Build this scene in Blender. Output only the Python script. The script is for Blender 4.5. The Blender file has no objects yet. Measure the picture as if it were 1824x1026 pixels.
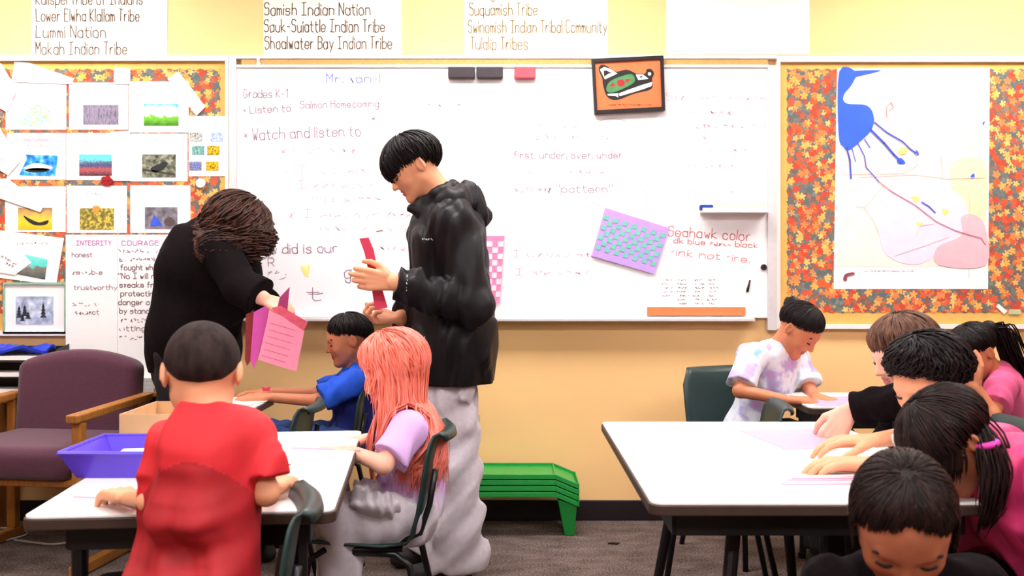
import bpy, math, random
import numpy as np
rng = np.random.RandomState(7); random.seed(7)
SC = bpy.context.scene; COL = SC.collection
# ------------------------------------------------------------------ camera, world, exposure
FPX = 1773.0; CX = 912.0; HY = 490.0; CAMZ = 1.15; WALL = 4.67
cam = bpy.data.cameras.new('camera'); camo = bpy.data.objects.new('camera', cam); COL.objects.link(camo)
cam.sensor_width = 36.0; cam.lens = FPX * 36.0 / 1824.0
cam.shift_y = (HY - 513.0) / 1824.0
camo.location = (0, 0, CAMZ); camo.rotation_euler = (math.pi / 2, 0, 0)
cam.clip_start = 0.05
cam.dof.use_dof = True; cam.dof.focus_distance = 3.4; cam.dof.aperture_fstop = 4.5
SC.camera = camo
w = bpy.data.worlds.new('world'); SC.world = w; w.use_nodes = True
w.node_tree.nodes['Background'].inputs[0].default_value = (1, 0.97, 0.94, 1)
w.node_tree.nodes['Background'].inputs[1].default_value = 0.3
vs = SC.view_settings; vs.view_transform = 'Standard'; vs.look = 'None'; vs.gamma = 1.0
vs.use_curve_mapping = False; vs.exposure = 0.12
LAMP = 23.0            # radiance of the ceiling diffusers

# ------------------------------------------------------------------ materials
MATS = {}
def lin(c):
    return tuple(((x / 255.0) / 12.92 if x / 255.0 <= 0.04045 else ((x / 255.0 + 0.055) / 1.055) ** 2.4) for x in c)
def nodes(name):
    m = bpy.data.materials.new(name); m.use_nodes = True
    nt = m.node_tree; b = nt.nodes['Principled BSDF']
    return m, nt, b
def nd(nt, t, **kw):
    n = nt.nodes.new(t)
    for k, v in kw.items():
        if k.startswith('i_'):
            key = k[2:]; key = int(key) if key.isdigit() else key
            if hasattr(v, 'is_output'): nt.links.new(v, n.inputs[key])
            else: n.inputs[key].default_value = v
        else: setattr(n, k, v)
    return n
def mat(name, col, rough=0.6, var=0.12, scale=30.0, bump=0.0, bscale=None, spec=0.4, metal=0.0, stretch=None, col2=None, sheen=0.0):
    """plain procedural material: a colour varied by noise, optional fine relief"""
    if name in MATS: return MATS[name]
    m, nt, b = nodes(name)
    tc = nd(nt, 'ShaderNodeTexCoord'); src = tc.outputs['Object']
    if stretch:
        mp = nd(nt, 'ShaderNodeMapping', i_Vector=src); mp.inputs['Scale'].default_value = stretch; src = mp.outputs[0]
    nz = nd(nt, 'ShaderNodeTexNoise', i_Vector=src, i_Scale=scale, i_Detail=4.0)
    c2 = col2 if col2 else tuple(max(0, x * (1 - var * 2)) for x in col)
    r = nd(nt, 'ShaderNodeValToRGB', i_0=nz.outputs['Fac'])
    r.color_ramp.elements[0].position = 0.32; r.color_ramp.elements[1].position = 0.68
    r.color_ramp.elements[0].color = (*c2, 1); r.color_ramp.elements[1].color = (*col, 1)
    nt.links.new(r.outputs[0], b.inputs['Base Color'])
    b.inputs['Roughness'].default_value = rough; b.inputs['Metallic'].default_value = metal
    b.inputs['Specular IOR Level'].default_value = spec
    if sheen: b.inputs['Sheen Weight'].default_value = sheen
    if bump:
        n2 = nd(nt, 'ShaderNodeTexNoise', i_Vector=src, i_Scale=bscale or scale * 4, i_Detail=3.0)
        bp = nd(nt, 'ShaderNodeBump', i_Height=n2.outputs['Fac'], i_Strength=bump, i_Distance=0.004)
        nt.links.new(bp.outputs[0], b.inputs['Normal'])
    MATS[name] = m; return m
def ramp_mat(name, stops, scale=12.0, stretch=(1, 1, 1), detail=3.0, rough=0.7, const=False, zgrad=None):
    """noise through a many-coloured ramp: printed pictures, tie-dye; zgrad=(z0,z1) blends in a height gradient"""
    m, nt, b = nodes(name)
    tc = nd(nt, 'ShaderNodeTexCoord')
    mp = nd(nt, 'ShaderNodeMapping', i_Vector=tc.outputs['Object']); mp.inputs['Scale'].default_value = stretch
    mp.inputs['Location'].default_value = (sum(map(ord, name)) % 17 * 0.37, 0.2, len(name) * 0.31)
    nz = nd(nt, 'ShaderNodeTexNoise', i_Vector=mp.outputs[0], i_Scale=scale, i_Detail=detail)
    fac = nz.outputs['Fac']
    if zgrad:
        sp = nd(nt, 'ShaderNodeSeparateXYZ', i_0=tc.outputs['Object'])
        mr = nd(nt, 'ShaderNodeMapRange', i_0=sp.outputs['Z']); mr.inputs[1].default_value, mr.inputs[2].default_value = zgrad
        a = nd(nt, 'ShaderNodeMath', operation='MULTIPLY_ADD', i_0=nz.outputs['Fac'], i_1=0.5, i_2=-0.25)
        s = nd(nt, 'ShaderNodeMath', operation='ADD', i_0=a.outputs[0], i_1=mr.outputs[0]); fac = s.outputs[0]
    r = nd(nt, 'ShaderNodeValToRGB', i_0=fac); cr = r.color_ramp
    if const: cr.interpolation = 'CONSTANT'
    while len(cr.elements) < len(stops): cr.elements.new(0.5)
    for e, (p, c) in zip(cr.elements, stops): e.position = p; e.color = (*lin(c), 1)
    nt.links.new(r.outputs[0], b.inputs['Base Color']); b.inputs['Roughness'].default_value = rough
    b.inputs['Specular IOR Level'].default_value = 0.2
    return m
def leaf_fabric():
    """printed cotton: three overlapping layers of lobed autumn leaves on slate grey"""
    m, nt, b = nodes('autumn_leaf_fabric')
    tc = nd(nt, 'ShaderNodeTexCoord')
    mp0 = nd(nt, 'ShaderNodeMapping', i_Vector=tc.outputs['Object']); mp0.inputs['Scale'].default_value = (1, 0, 1)
    col = None
    bg = nd(nt, 'ShaderNodeTexNoise', i_Vector=mp0.outputs[0], i_Scale=60.0)
    r0 = nd(nt, 'ShaderNodeValToRGB', i_0=bg.outputs['Fac'])
    r0.color_ramp.elements[0].color = (*lin((70, 62, 60)), 1); r0.color_ramp.elements[1].color = (*lin((120, 135, 130)), 1)
    col = r0.outputs[0]
    sets = [(36, [(86, 100, 100), (170, 80, 50), (130, 135, 130), (205, 110, 45), (110, 90, 80)], 0.62),
            (31, [(212, 88, 45), (232, 150, 70), (140, 100, 80), (244, 186, 105), (200, 66, 42)], 0.60),
            (25, [(244, 168, 80), (218, 80, 48), (246, 190, 110), (170, 70, 48), (236, 130, 70)], 0.50)]
    for i, (sc, cols, R) in enumerate(sets):
        mp = nd(nt, 'ShaderNodeMapping', i_Vector=mp0.outputs[0])
        mp.inputs['Location'].default_value = (3.1 * i + .3, 0, 1.7 * i); mp.inputs['Scale'].default_value = (sc, 1, sc)
        vo = nd(nt, 'ShaderNodeTexVoronoi', i_Vector=mp.outputs[0], i_Scale=1.0)
        d = nd(nt, 'ShaderNodeVectorMath', operation='SUBTRACT', i_0=mp.outputs[0], i_1=vo.outputs['Position'])
        sp = nd(nt, 'ShaderNodeSeparateXYZ', i_0=d.outputs[0])
        an = nd(nt, 'ShaderNodeMath', operation='ARCTAN2', i_0=sp.outputs['Z'], i_1=sp.outputs['X'])
        cs = nd(nt, 'ShaderNodeSeparateColor', i_0=vo.outputs['Color'])
        a2 = nd(nt, 'ShaderNodeMath', operation='MULTIPLY_ADD', i_0=cs.outputs[0], i_1=6.28, i_2=an.outputs[0])
        a3 = nd(nt, 'ShaderNodeMath', operation='MULTIPLY', i_0=a2.outputs[0], i_1=2.5)
        co = nd(nt, 'ShaderNodeMath', operation='COSINE', i_0=a3.outputs[0])
        ab = nd(nt, 'ShaderNodeMath', operation='ABSOLUTE', i_0=co.outputs[0])
        rad = nd(nt, 'ShaderNodeMath', operation='MULTIPLY_ADD', i_0=ab.outputs[0], i_1=0.3, i_2=R - 0.3)
        ln = nd(nt, 'ShaderNodeVectorMath', operation='LENGTH', i_0=d.outputs[0])
        inside = nd(nt, 'ShaderNodeMath', operation='LESS_THAN', i_0=ln.outputs['Value'], i_1=rad.outputs[0])
        r = nd(nt, 'ShaderNodeValToRGB', i_0=cs.outputs[1]); cr = r.color_ramp; cr.interpolation = 'CONSTANT'
        while len(cr.elements) < 5: cr.elements.new(0.5)
        for k, e in enumerate(cr.elements): e.position = k * 0.2; e.color = (*lin(cols[k]), 1)
        mx = nd(nt, 'ShaderNodeMix', data_type='RGBA', i_0=inside.outputs[0]); 
        nt.links.new(col, mx.inputs[6]); nt.links.new(r.outputs[0], mx.inputs[7]); col = mx.outputs[2]
    nt.links.new(col, b.inputs['Base Color']); b.inputs['Roughness'].default_value = 0.9
    return m
def carpet_mat():
    m, nt, b = nodes('carpet')
    tc = nd(nt, 'ShaderNodeTexCoord')
    n1 = nd(nt, 'ShaderNodeTexNoise', i_Vector=tc.outputs['Object'], i_Scale=130.0, i_Detail=4.0)
    mp = nd(nt, 'ShaderNodeMapping', i_Vector=tc.outputs['Object']); mp.inputs['Scale'].default_value = (4, 7, 1)
    n2 = nd(nt, 'ShaderNodeTexNoise', i_Vector=mp.outputs[0], i_Scale=2.0, i_Detail=3.0)
    ad = nd(nt, 'ShaderNodeMath', operation='MULTIPLY_ADD', i_0=n2.outputs['Fac'], i_1=0.35, i_2=0.0)
    a2 = nd(nt, 'ShaderNodeMath', operation='MULTIPLY_ADD', i_0=n1.outputs['Fac'], i_1=0.85, i_2=ad.outputs[0])
    r = nd(nt, 'ShaderNodeValToRGB', i_0=a2.outputs[0])
    r.color_ramp.elements[0].position = 0.45; r.color_ramp.elements[1].position = 0.76
    r.color_ramp.elements[0].color = (*lin((58, 46, 43)), 1); r.color_ramp.elements[1].color = (*lin((128, 112, 106)), 1)
    nt.links.new(r.outputs[0], b.inputs['Base Color']); b.inputs['Roughness'].default_value = 0.95
    b.inputs['Specular IOR Level'].default_value = 0.1
    bp = nd(nt, 'ShaderNodeBump', i_Height=n1.outputs['Fac'], i_Strength=0.6, i_Distance=0.006)
    nt.links.new(bp.outputs[0], b.inputs['Normal'])
    return m
def emis(name, col, s):
    m, nt, b = nodes(name)
    b.inputs['Base Color'].default_value = (*col, 1); b.inputs['Emission Color'].default_value = (*col, 1)
    b.inputs['Emission Strength'].default_value = s; return m

M_WALL = mat('tan_wall_paint', lin((246, 198, 136)), 0.7, 0.02, 3, 0.05, 180)
M_WALL2 = mat('bounce_cutting_brown_wall', lin((150, 110, 76)), 0.7, 0.03, 3)  # brown invented for the unseen walls, to cut bounced fill light
M_WHITE = mat('white_paint', (.8, .78, .76), 0.6, 0.02)
M_PAPER = mat('white_paper', (.86, .83, .83), 0.8, 0.01, 20, spec=.2)
M_CREAM = mat('cream_chart_paper', (.86, .84, .76), 0.8, 0.01, 10, spec=.2)
M_BOARD = mat('whiteboard_enamel', (.86, .83, .85), 0.35, 0.008, 2, spec=.3)
M_ALU = mat('aluminium', (.72, .69, .70), 0.4, 0.03, 40, metal=.4)
M_FRAMEW = mat('white_frame', (.82, .78, .76), 0.5, 0.02)
M_CORK = mat('cork_strip', lin((214, 160, 95)), 0.9, .1, 120)
M_GOLD = mat('gold_backing_paper', lin((226, 178, 96)), 0.85, .06, 9)
M_BLACK = mat('black_plastic', (.006, .004, .005), .5, .1)
M_DKBASE = mat('dark_vinyl_base', (.012, .005, .008), .5, .1)
M_GREEN = mat('dark_green_shell_plastic', lin((30, 50, 48)), .38, .06, 12, .03, 400)
M_CHROME = mat('dark_steel_tube', (.02, .018, .02), .3, .05, metal=.6)
M_WOOD = mat('honey_oak', lin((176, 112, 48)), .45, .16, 8, .05, 60, stretch=(14, 14, 1.5))
M_LAM = mat('white_laminate', (.84, .82, .82), .4, .01, 5, spec=.35)
M_EDGE = mat('dark_edge_band', lin((60, 42, 34)), .5, .1)
M_INKD = mat('dark_ink', lin((98, 70, 38)), .8, .1)
M_INKG = mat('olive_ink', lin((146, 118, 62)), .8, .1)
M_INKP = mat('pale_pink_marker', lin((228, 186, 200)), .8, .04)
M_INKM = mat('mauve_grey_marker', lin((164, 126, 148)), .8, .05)
M_INKR = mat('red_marker', lin((232, 130, 134)), .8, .05)
M_INKB = mat('blue_marker', lin((112, 112, 214)), .8, .05)
M_INKV = mat('violet_marker', lin((205, 130, 200)), .8, .05)
M_INKK = mat('grey_brown_marker', lin((140, 105, 112)), .8, .05)

# ------------------------------------------------------------------ object helpers
def A(*v): return np.array(v, float)
def U(px, py, d): return A((px - CX) * d / FPX, d, CAMZ - (py - HY) * d / FPX)
def nrm(v): v = np.asarray(v, float); return v / (np.linalg.norm(v) + 1e-12)
def wloc(o):
    l = np.zeros(3)
    while o is not None: l += np.array(o.location); o = o.parent
    return l
def put(o, label=None, cat=None, group=None, kind=None):
    if label: o['label'] = label
    if cat: o['category'] = cat
    if group: o['group'] = group
    if kind: o['kind'] = kind
    return o
def mesh(name, V, F, mats=None, parent=None, origin=None, smooth=False, midx=None, bevel=0.0):
    V = np.asarray(V, float).reshape(-1, 3)
    if parent is not None: o0 = wloc(parent)
    elif origin is not None: o0 = np.asarray(origin, float)
    else: o0 = A((V[:, 0].min() + V[:, 0].max()) / 2, (V[:, 1].min() + V[:, 1].max()) / 2, V[:, 2].min())
    me = bpy.data.meshes.new(name)
    if isinstance(F, np.ndarray):
        n = len(F); k = F.shape[1]
        me.vertices.add(len(V)); me.vertices.foreach_set('co', (V - o0).astype(np.float32).ravel())
        me.loops.add(n * k); me.loops.foreach_set('vertex_index', F.astype(np.int32).ravel())
        me.polygons.add(n); me.polygons.foreach_set('loop_start', np.arange(0, n * k, k, dtype=np.int32))
        me.update(calc_edges=True)
    else:
        me.from_pydata((V - o0).tolist(), [], F); me.update()
    if mats is None: mats = []
    if not isinstance(mats, (list, tuple)): mats = [mats]
    for m in mats: me.materials.append(m)
    if midx is not None: me.polygons.foreach_set('material_index', np.asarray(midx, np.int32))
    if smooth: me.polygons.foreach_set('use_smooth', np.ones(len(me.polygons), bool))
    ob = bpy.data.objects.new(name, me); COL.objects.link(ob)
    if parent is not None: ob.parent = parent
    else: ob.location = o0
    if bevel:
        b = ob.modifiers.new('bevel', 'BEVEL'); b.width = bevel; b.segments = 2; b.limit_method = 'ANGLE'
    return ob
def empty(name, loc, label=None, cat=None, group=None):
    o = bpy.data.objects.new(name, None); COL.objects.link(o); o.location = tuple(loc); o.empty_display_size = .05
    return put(o, label, cat, group)
def copy_tree(o, parent=None):
    c = o.copy(); COL.objects.link(c); c.parent = parent
    for ch in list(o.children): copy_tree(ch, c)
    return c
class G:
    """vertex/face collector"""
    def __init__(s): s.V = []; s.F = []; s.n = 0
    def add(s, V, F):
        V = np.asarray(V, float).reshape(-1, 3); s.V.append(V); s.F += [tuple(i + s.n for i in f) for f in F]; s.n += len(V); return s
    def box(s, lo, hi):
        x0, y0, z0 = lo; x1, y1, z1 = hi
        return s.add([(x0,y0,z0),(x1,y0,z0),(x1,y1,z0),(x0,y1,z0),(x0,y0,z1),(x1,y0,z1),(x1,y1,z1),(x0,y1,z1)],
              [(0,3,2,1),(4,5,6,7),(0,1,5,4),(1,2,6,5),(2,3,7,6),(3,0,4,7)])
    def prism(s, P, vec):
        P = np.asarray(P, float); n = len(P); Q = P + np.asarray(vec, float)
        return s.add(np.vstack([P, Q]), [tuple(range(n - 1, -1, -1)), tuple(range(n, 2 * n))] + [(i, (i + 1) % n, n + (i + 1) % n, n + i) for i in range(n)])
    def tube(s, P, r, sides=8, cap=True):
        P = np.asarray(P, float); n = len(P); r = np.broadcast_to(np.asarray(r, float), (n,))
        T = np.gradient(P, axis=0); V = []; u = None
        for i in range(n):
            t = nrm(T[i])
            if u is None: u = nrm(np.cross(t, (0, 0, 1) if abs(t[2]) < .9 else (1, 0, 0)))
            u = nrm(u - t * np.dot(u, t)); v = np.cross(t, u)
            for k in range(sides):
                a = 2 * math.pi * k / sides; V.append(P[i] + r[i] * (math.cos(a) * u + math.sin(a) * v))
        F = [(i*sides+k, i*sides+(k+1)%sides, (i+1)*sides+(k+1)%sides, (i+1)*sides+k) for i in range(n-1) for k in range(sides)]
        if cap: F += [tuple(range(sides-1, -1, -1)), tuple((n-1)*sides+k for k in range(sides))]
        return s.add(V, F)
    def ob(s, name, mats, parent=None, **kw): return mesh(name, np.vstack(s.V), s.F, mats, parent, **kw)
def wallpoly(name, pts, y, th, m, parent=None, **kw):
    """flat sheet parallel to the back wall; its corners given in the photo's pixel frame on plane y"""
    P = [U(px, py, y) for px, py in pts]
    a = sum(P[i][0] * P[(i+1) % len(P)][2] - P[(i+1) % len(P)][0] * P[i][2] for i in range(len(P)))
    if a < 0: P = P[::-1]
    return G().prism(P, (0, th, 0)).ob(name, m, parent, **kw)
def rectpx(x0, y0, x1, y1): return [(x0, y0), (x1, y0), (x1, y1), (x0, y1)]
def rrect(x0, y0, x1, y1, r, n=5):
    P = []
    for cx, cy, a0 in ((x1-r, y1-r, 0), (x0+r, y1-r, 90), (x0+r, y0+r, 180), (x1-r, y0+r, 270)):
        for k in range(n + 1):
            a = math.radians(a0 + 90 * k / n); P.append((cx + r * math.cos(a), cy + r * math.sin(a)))
    return P
# ------------------------------------------------------------------ hand-drawn stroke lettering
GL = {'a':'45 36 16 05 03 12 32 43,46 42','b':'09 02,05 16 36 45 43 32 12 03','c':'45 36 16 05 03 12 32 43','d':'49 42,45 36 16 05 03 12 32 43',
'e':'04 44 45 36 16 05 03 12 32 43','f':'38 29 18 12,06 36','g':'46 41 30 10 01,45 36 16 05 03 12 32 43','h':'09 02,05 16 36 45 42','i':'06 02,08 07',
'j':'26 21 10 00,28 27','k':'09 02,36 04 42','l':'09 02','m':'06 02,05 16 25 22,25 36 45 42','n':'06 02,05 16 36 45 42','o':'16 05 03 12 32 43 45 36 16',
'p':'06 00,05 16 36 45 43 32 12 03','q':'46 40,45 36 16 05 03 12 32 43','r':'06 02,04 16 36','s':'45 36 16 05 14 34 43 32 12 03','t':'18 13 22 32,06 36',
'u':'06 03 12 32 43,46 42','v':'06 22 46','w':'06 12 25 32 46','x':'06 42,46 02','y':'06 23,46 10','z':'06 46 02 42',
'A':'02 29 42,14 34','B':'02 09 39 48 47 36 06,36 45 43 32 02','C':'48 39 19 08 03 12 32 43','D':'02 09 29 47 44 22 02','E':'49 09 02 42,06 36','F':'49 09 02,06 36',
'G':'48 39 19 08 03 12 32 43 45 25','H':'09 02,49 42,06 46','I':'09 49,29 22,02 42','K':'09 02,49 05 42','L':'09 02 42','M':'02 09 25 49 42','N':'02 09 42 49',
'O':'19 08 03 12 32 43 48 39 19','P':'02 09 39 48 46 35 05','R':'02 09 39 48 46 35 05,25 42','S':'48 39 19 08 07 16 36 45 43 32 12 03','T':'09 49,29 22','U':'09 03 12 32 43 49',
'V':'09 22 49','W':'09 12 26 32 49','Y':'09 26 49,26 22','-':'05 35','.':'02 03','!':'09 04,02 03','*':'04 26,06 24,15 15','"':'09 07,29 27',"'":'09 07',',':'03 01','=':'04 34,06 36',
'1':'07 29 22','5':'49 09 06 36 45 43 32 02','+':'04 44,26 22'}
def glyph(ch):
    if ch != '~': return GL.get(ch)
    P_ = lambda: '%d%d' % (rng.randint(0, 4), rng.randint(2, 7))
    return ','.join(' '.join(P_() for _ in range(rng.randint(2, 4))) for _ in range(rng.randint(1, 3)))
def lettering(text, px, py, w, hh, y, m, parent, sw=1.6, tilt=0.0, jit=.25, name='lettering'):
    """one written line: baseline starts at pixel (px,py) on plane y, w wide, capitals hh tall (pixels), strokes sw wide"""
    S = []; x = 0.0
    for ch in text:
        if ch == ' ': x += 3.0; continue
        g = glyph(ch)
        if not g: x += 3.; continue
        mxw = 0; st = []
        for s in g.split(','):
            p = [(int(q[0]), int(q[1])) for q in s.split()]; mxw = max(mxw, max(a for a, _ in p)); st.append(p)
        for p in st: S.append([(x + a + rng.uniform(-jit, jit), b - 2 + rng.uniform(-jit, jit)) for a, b in p])
        x += mxw + 1.7
    sx = w / max(x - 1.7, 1); sy = hh / 7.0; k = y / FPX; g = G(); ct, stt = math.cos(tilt), math.sin(tilt)
    for p in S:
        q = []
        for a, b in p:
            X, Y = a * sx, -b * sy; q.append(U(px + X * ct - Y * stt, py + X * stt + Y * ct, y))
        for i in range(len(q) - 1):
            d = q[i+1] - q[i]; L = np.linalg.norm(d)
            if L < 1e-6: continue
            t = d / L; n = A(-t[2], 0, t[0]) * sw * k / 2; e = t * sw * k * .3
            g.add([q[i]-e-n, q[i+1]+e-n, q[i+1]+e+n, q[i]-e+n], [(0, 1, 2, 3)])
    return put(g.ob(name, m, parent), kind='stuff') if g.n else None
def strokes(paths, sw, y, m, parent, name):
    g = G(); k = y / FPX
    for p in paths:
        q = [U(a, b, y) for a, b in p]
        for i in range(len(q) - 1):
            d = q[i+1]-q[i]; t = d / (np.linalg.norm(d)+1e-9); n = A(-t[2], 0, t[0]) * sw * k / 2; e = t * sw * k * .3
            g.add([q[i]-e-n, q[i+1]+e-n, q[i+1]+e+n, q[i]-e+n], [(0, 1, 2, 3)])
    return put(g.ob(name, m, parent), kind='stuff')

# ------------------------------------------------------------------ signed-distance modelling for people
class SDF:
    def __init__(s): s.p = []; s.disp = None; s.cuts = []
    def cone(s, a, b, r1, r2, k=.02, plane=None, sub=False): s.p.append(('c', A(*a), A(*b), r1, r2, k, plane, sub)); return s
    def ell(s, c, R, r, k=.02, plane=None, sub=False): s.p.append(('e', A(*c), np.asarray(R, float), A(*r), 0, k, plane, sub)); return s
    def cut(s, pt, n): s.cuts.append((A(*pt), nrm(n))); return s
    def bounds(s, m=.02):
        lo = A(9, 9, 9); hi = -lo
        for q in s.p:
            if q[-1]: continue
            if q[0] == 'c':
                for pt, r in ((q[1], q[3]), (q[2], q[4])): lo = np.minimum(lo, pt - r); hi = np.maximum(hi, pt + r)
            else:
                e = np.sqrt(((q[2] * q[3][:, None]) ** 2).sum(0)); lo = np.minimum(lo, q[1] - e); hi = np.maximum(hi, q[1] + e)
        return lo - m, hi + m
    def ev(s, P):
        d = np.full(len(P), 9.0, np.float32)
        for kind, a, b, r1, r2, k, plane, sub in s.p:
            if kind == 'c':
                ba = (b - a).astype(np.float32); pa = P - a.astype(np.float32)
                t = np.clip((pa @ ba) / (ba @ ba + 1e-12), 0, 1)
                q = pa - t[:, None] * ba
                dp = np.sqrt((q * q).sum(1)) - (r1 + (r2 - r1) * t)
            else:
                q = (P - a.astype(np.float32)) @ b.T.astype(np.float32)
                qr = q / r1.astype(np.float32); k0 = np.sqrt((qr * qr).sum(1)); qq = qr / r1.astype(np.float32)
                dp = k0 * (k0 - 1) / (np.sqrt((qq * qq).sum(1)) + 1e-9)
            if plane is not None: dp = np.maximum(dp, (P - plane[0].astype(np.float32)) @ plane[1].astype(np.float32))
            if sub:
                h = np.clip(.5 - .5 * (d + dp) / k, 0, 1); d = d + (-dp - d) * h + k * h * (1 - h)
            else:
                h = np.clip(.5 + .5 * (dp - d) / k, 0, 1); d = dp + (d - dp) * h - k * h * (1 - h)
        if s.disp is not None: d = d + s.disp(P)
        for pt, n in s.cuts: d = np.maximum(d, (P - pt.astype(np.float32)) @ n.astype(np.float32))
        return d
def polygonise(ev, lo, hi, h, slack=.012):
    B = 8; n = np.ceil((hi - lo) / (h * B)).astype(int) + 1
    bi = np.stack(np.meshgrid(*[np.arange(k) for k in n], indexing='ij'), -1).reshape(-1, 3)
    cd = ev((lo + (bi + .5) * B * h).astype(np.float32))
    act = np.abs(cd) < B * h * .87 + slack
    N = n * B
    vals = np.where(cd.reshape(n) < 0, -1, 1).astype(np.float32).repeat(B, 0).repeat(B, 1).repeat(B, 2)
    ab = bi[act]; off = np.stack(np.meshgrid(*[np.arange(B)] * 3, indexing='ij'), -1).reshape(-1, 3)
    for c in range(0, len(ab), 400):
        I = (ab[c:c+400, None, :] * B + off[None]).reshape(-1, 3)
        vals[I[:, 0], I[:, 1], I[:, 2]] = ev((lo + (I + .5) * h).astype(np.float32))
    neg = vals < 0
    cnt = np.zeros(np.array(N) - 1, np.int8)
    for dx in (0, 1):
        for dy in (0, 1):
            for dz in (0, 1): cnt += neg[dx:N[0]-1+dx, dy:N[1]-1+dy, dz:N[2]-1+dz]
    cells = np.argwhere((cnt > 0) & (cnt < 8))
    if len(cells) == 0: return np.zeros((0, 3)), np.zeros((0, 4), int)
    idx = np.full(np.array(N) - 1, -1, np.int32); idx[cells[:, 0], cells[:, 1], cells[:, 2]] = np.arange(len(cells))
    acc = np.zeros((len(cells), 3)); na = np.zeros(len(cells))
    cor = [(0,0,0),(1,0,0),(0,1,0),(1,1,0),(0,0,1),(1,0,1),(0,1,1),(1,1,1)]
    cv = [vals[cells[:, 0]+a, cells[:, 1]+b, cells[:, 2]+c] for a, b, c in cor]
    for i in range(8):
        for ax in range(3):
            if cor[i][ax]: continue
            j = i | (1 << ax); va, vb = cv[i], cv[j]; m = (va < 0) != (vb < 0)
            t = np.where(m, va / (va - vb + 1e-12), 0); p = np.tile(np.array(cor[i], float), (len(cells), 1)); p[:, ax] += t
            acc[m] += p[m]; na[m] += 1
    V = lo + (cells + acc / na[:, None] + .5) * h
    Fs = []
    for ax in range(3):
        s0 = [slice(None)] * 3; s1 = [slice(None)] * 3; s0[ax] = slice(0, -1); s1[ax] = slice(1, None)
        x0 = neg[tuple(s0)]; x1 = neg[tuple(s1)]; E = np.argwhere(x0 != x1)
        u, v = (ax + 1) % 3, (ax + 2) % 3
        E = E[(E[:, u] > 0) & (E[:, v] > 0) & (E[:, u] < N[u] - 1) & (E[:, v] < N[v] - 1)]
        if len(E) == 0: continue
        def q(du, dv):
            c = E.copy(); c[:, u] -= du; c[:, v] -= dv; return idx[c[:, 0], c[:, 1], c[:, 2]]
        f = np.stack([q(1, 1), q(0, 1), q(0, 0), q(1, 0)], 1)
        fl = ~neg[E[:, 0], E[:, 1], E[:, 2]]; f[fl] = f[fl][:, ::-1]; Fs.append(f)
    F = np.vstack(Fs); return V, F[(F >= 0).all(1)]
def sdf_object(S, name, mats, parent=None, h=.005, origin=None, midx_fn=None, ev=None, bounds=None, slack=.012):
    lo, hi = bounds if bounds else S.bounds()
    V, F = polygonise(ev or S.ev, np.asarray(lo), np.asarray(hi), h, slack)
    mi = midx_fn(V[F].mean(1)) if midx_fn else None
    return mesh(name, V, F, mats, parent, origin=origin, smooth=True, midx=mi)
def folds(amp, f=45., seed=0, aniso=(1, 1, .5)):
    """soft cloth folds: long warped ridges that come and go"""
    r = np.random.RandomState(seed); D = r.normal(size=(5, 3)); D /= np.linalg.norm(D, axis=1)[:, None]
    f = f*2.1
    K = (D * f * np.array(aniso) * r.uniform(.8, 1.9, (5, 1))).astype(np.float32); ph = r.uniform(0, 6.28, 5)
    W = (r.normal(size=(3, 3)) * f * .16).astype(np.float32); Q = (r.normal(size=(5, 3)) * f * .14).astype(np.float32)
    def fn(P):
        wv = np.sin(P @ W.T); o = 0
        for i in range(5):
            s_ = np.sin(P @ K[i] + ph[i] + 1.3 * wv[:, i % 3]); m = np.clip(.4 + np.sin(P @ Q[i] + 2 * ph[i]), 0, 1)
            o = o + s_ * np.abs(s_) ** .4 * m
        return (o * amp * .8).astype(np.float32)
    return fn

# ------------------------------------------------------------------ the human builder
def head_frame(fwd, roll=0.0):
    f = nrm(fwd); r = nrm(np.cross(f, (0, 0, 1))); u = np.cross(r, f)
    c, s = math.cos(roll), math.sin(roll); return np.stack([c*r + s*u, f, c*u - s*r])     # rows: right, forward, up
def add_head(S, c, R, hh, male=False):
    P = lambda x, y, z: c + hh * (x * R[0] + y * R[1] + z * R[2])
    E = lambda x, y, z, a, b, d, k=.03, sub=False: S.ell(P(x, y, z), R, (a*hh, b*hh, d*hh), k*hh*4, None, sub)
    E(0, -.06, .13, .335, .42, .36); E(0, .10, -.12, .265, .27, .36, .05)
    for s in (-1, 1):
        S.cone(P(s*.2, .0, -.22), P(s*.04, .25, -.40), .085*hh, .075*hh, .1*hh)
        S.cone(P(s*.17, .20, -.08), P(s*.17, .22, -.12), .09*hh, .1*hh, .08*hh)
        S.ell(P(s*.145, .385, .0), R, (.075*hh, .06*hh, .05*hh), .06*hh, None, True)
        S.ell(P(s*.14, .29, -.005), R, (.075*hh, .06*hh, .055*hh), .02*hh)
    S.cone(P(-.15, .30, .085), P(.15, .30, .085), .045*hh, .045*hh, .06*hh)
    S.cone(P(0, .335, .05), P(0, .425, -.13), .03*hh, .045*hh, .035*hh)
    for s in (-1, 1): S.ell(P(s*.05, .375, -.145), R, (.035*hh, .045*hh, .03*hh), .02*hh)
    S.ell(P(0, .335, -.235), R, (.095*hh, .045*hh, .026*hh), .02*hh)
    S.ell(P(0, .33, -.285), R, (.08*hh, .045*hh, .03*hh), .02*hh)
    S.ell(P(0, .37, -.26), R, (.09*hh, .03*hh, .008*hh), .012*hh, None, True)
    S.ell(P(0, .285, -.42), R, (.08*hh, .06*hh, .06*hh), .06*hh)
    for s in (-1, 1):
        S.ell(P(s*.345, -.09, -.02), R, (.03*hh, .078*hh, .125*hh), .02*hh)
        S.ell(P(s*.385, -.075, .0), R, (.03*hh, .042*hh, .07*hh), .015*hh, None, True)
        S.ell(P(s*.375, -.125, .0), R, (.018*hh, .024*hh, .105*hh), .01*hh)
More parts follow.
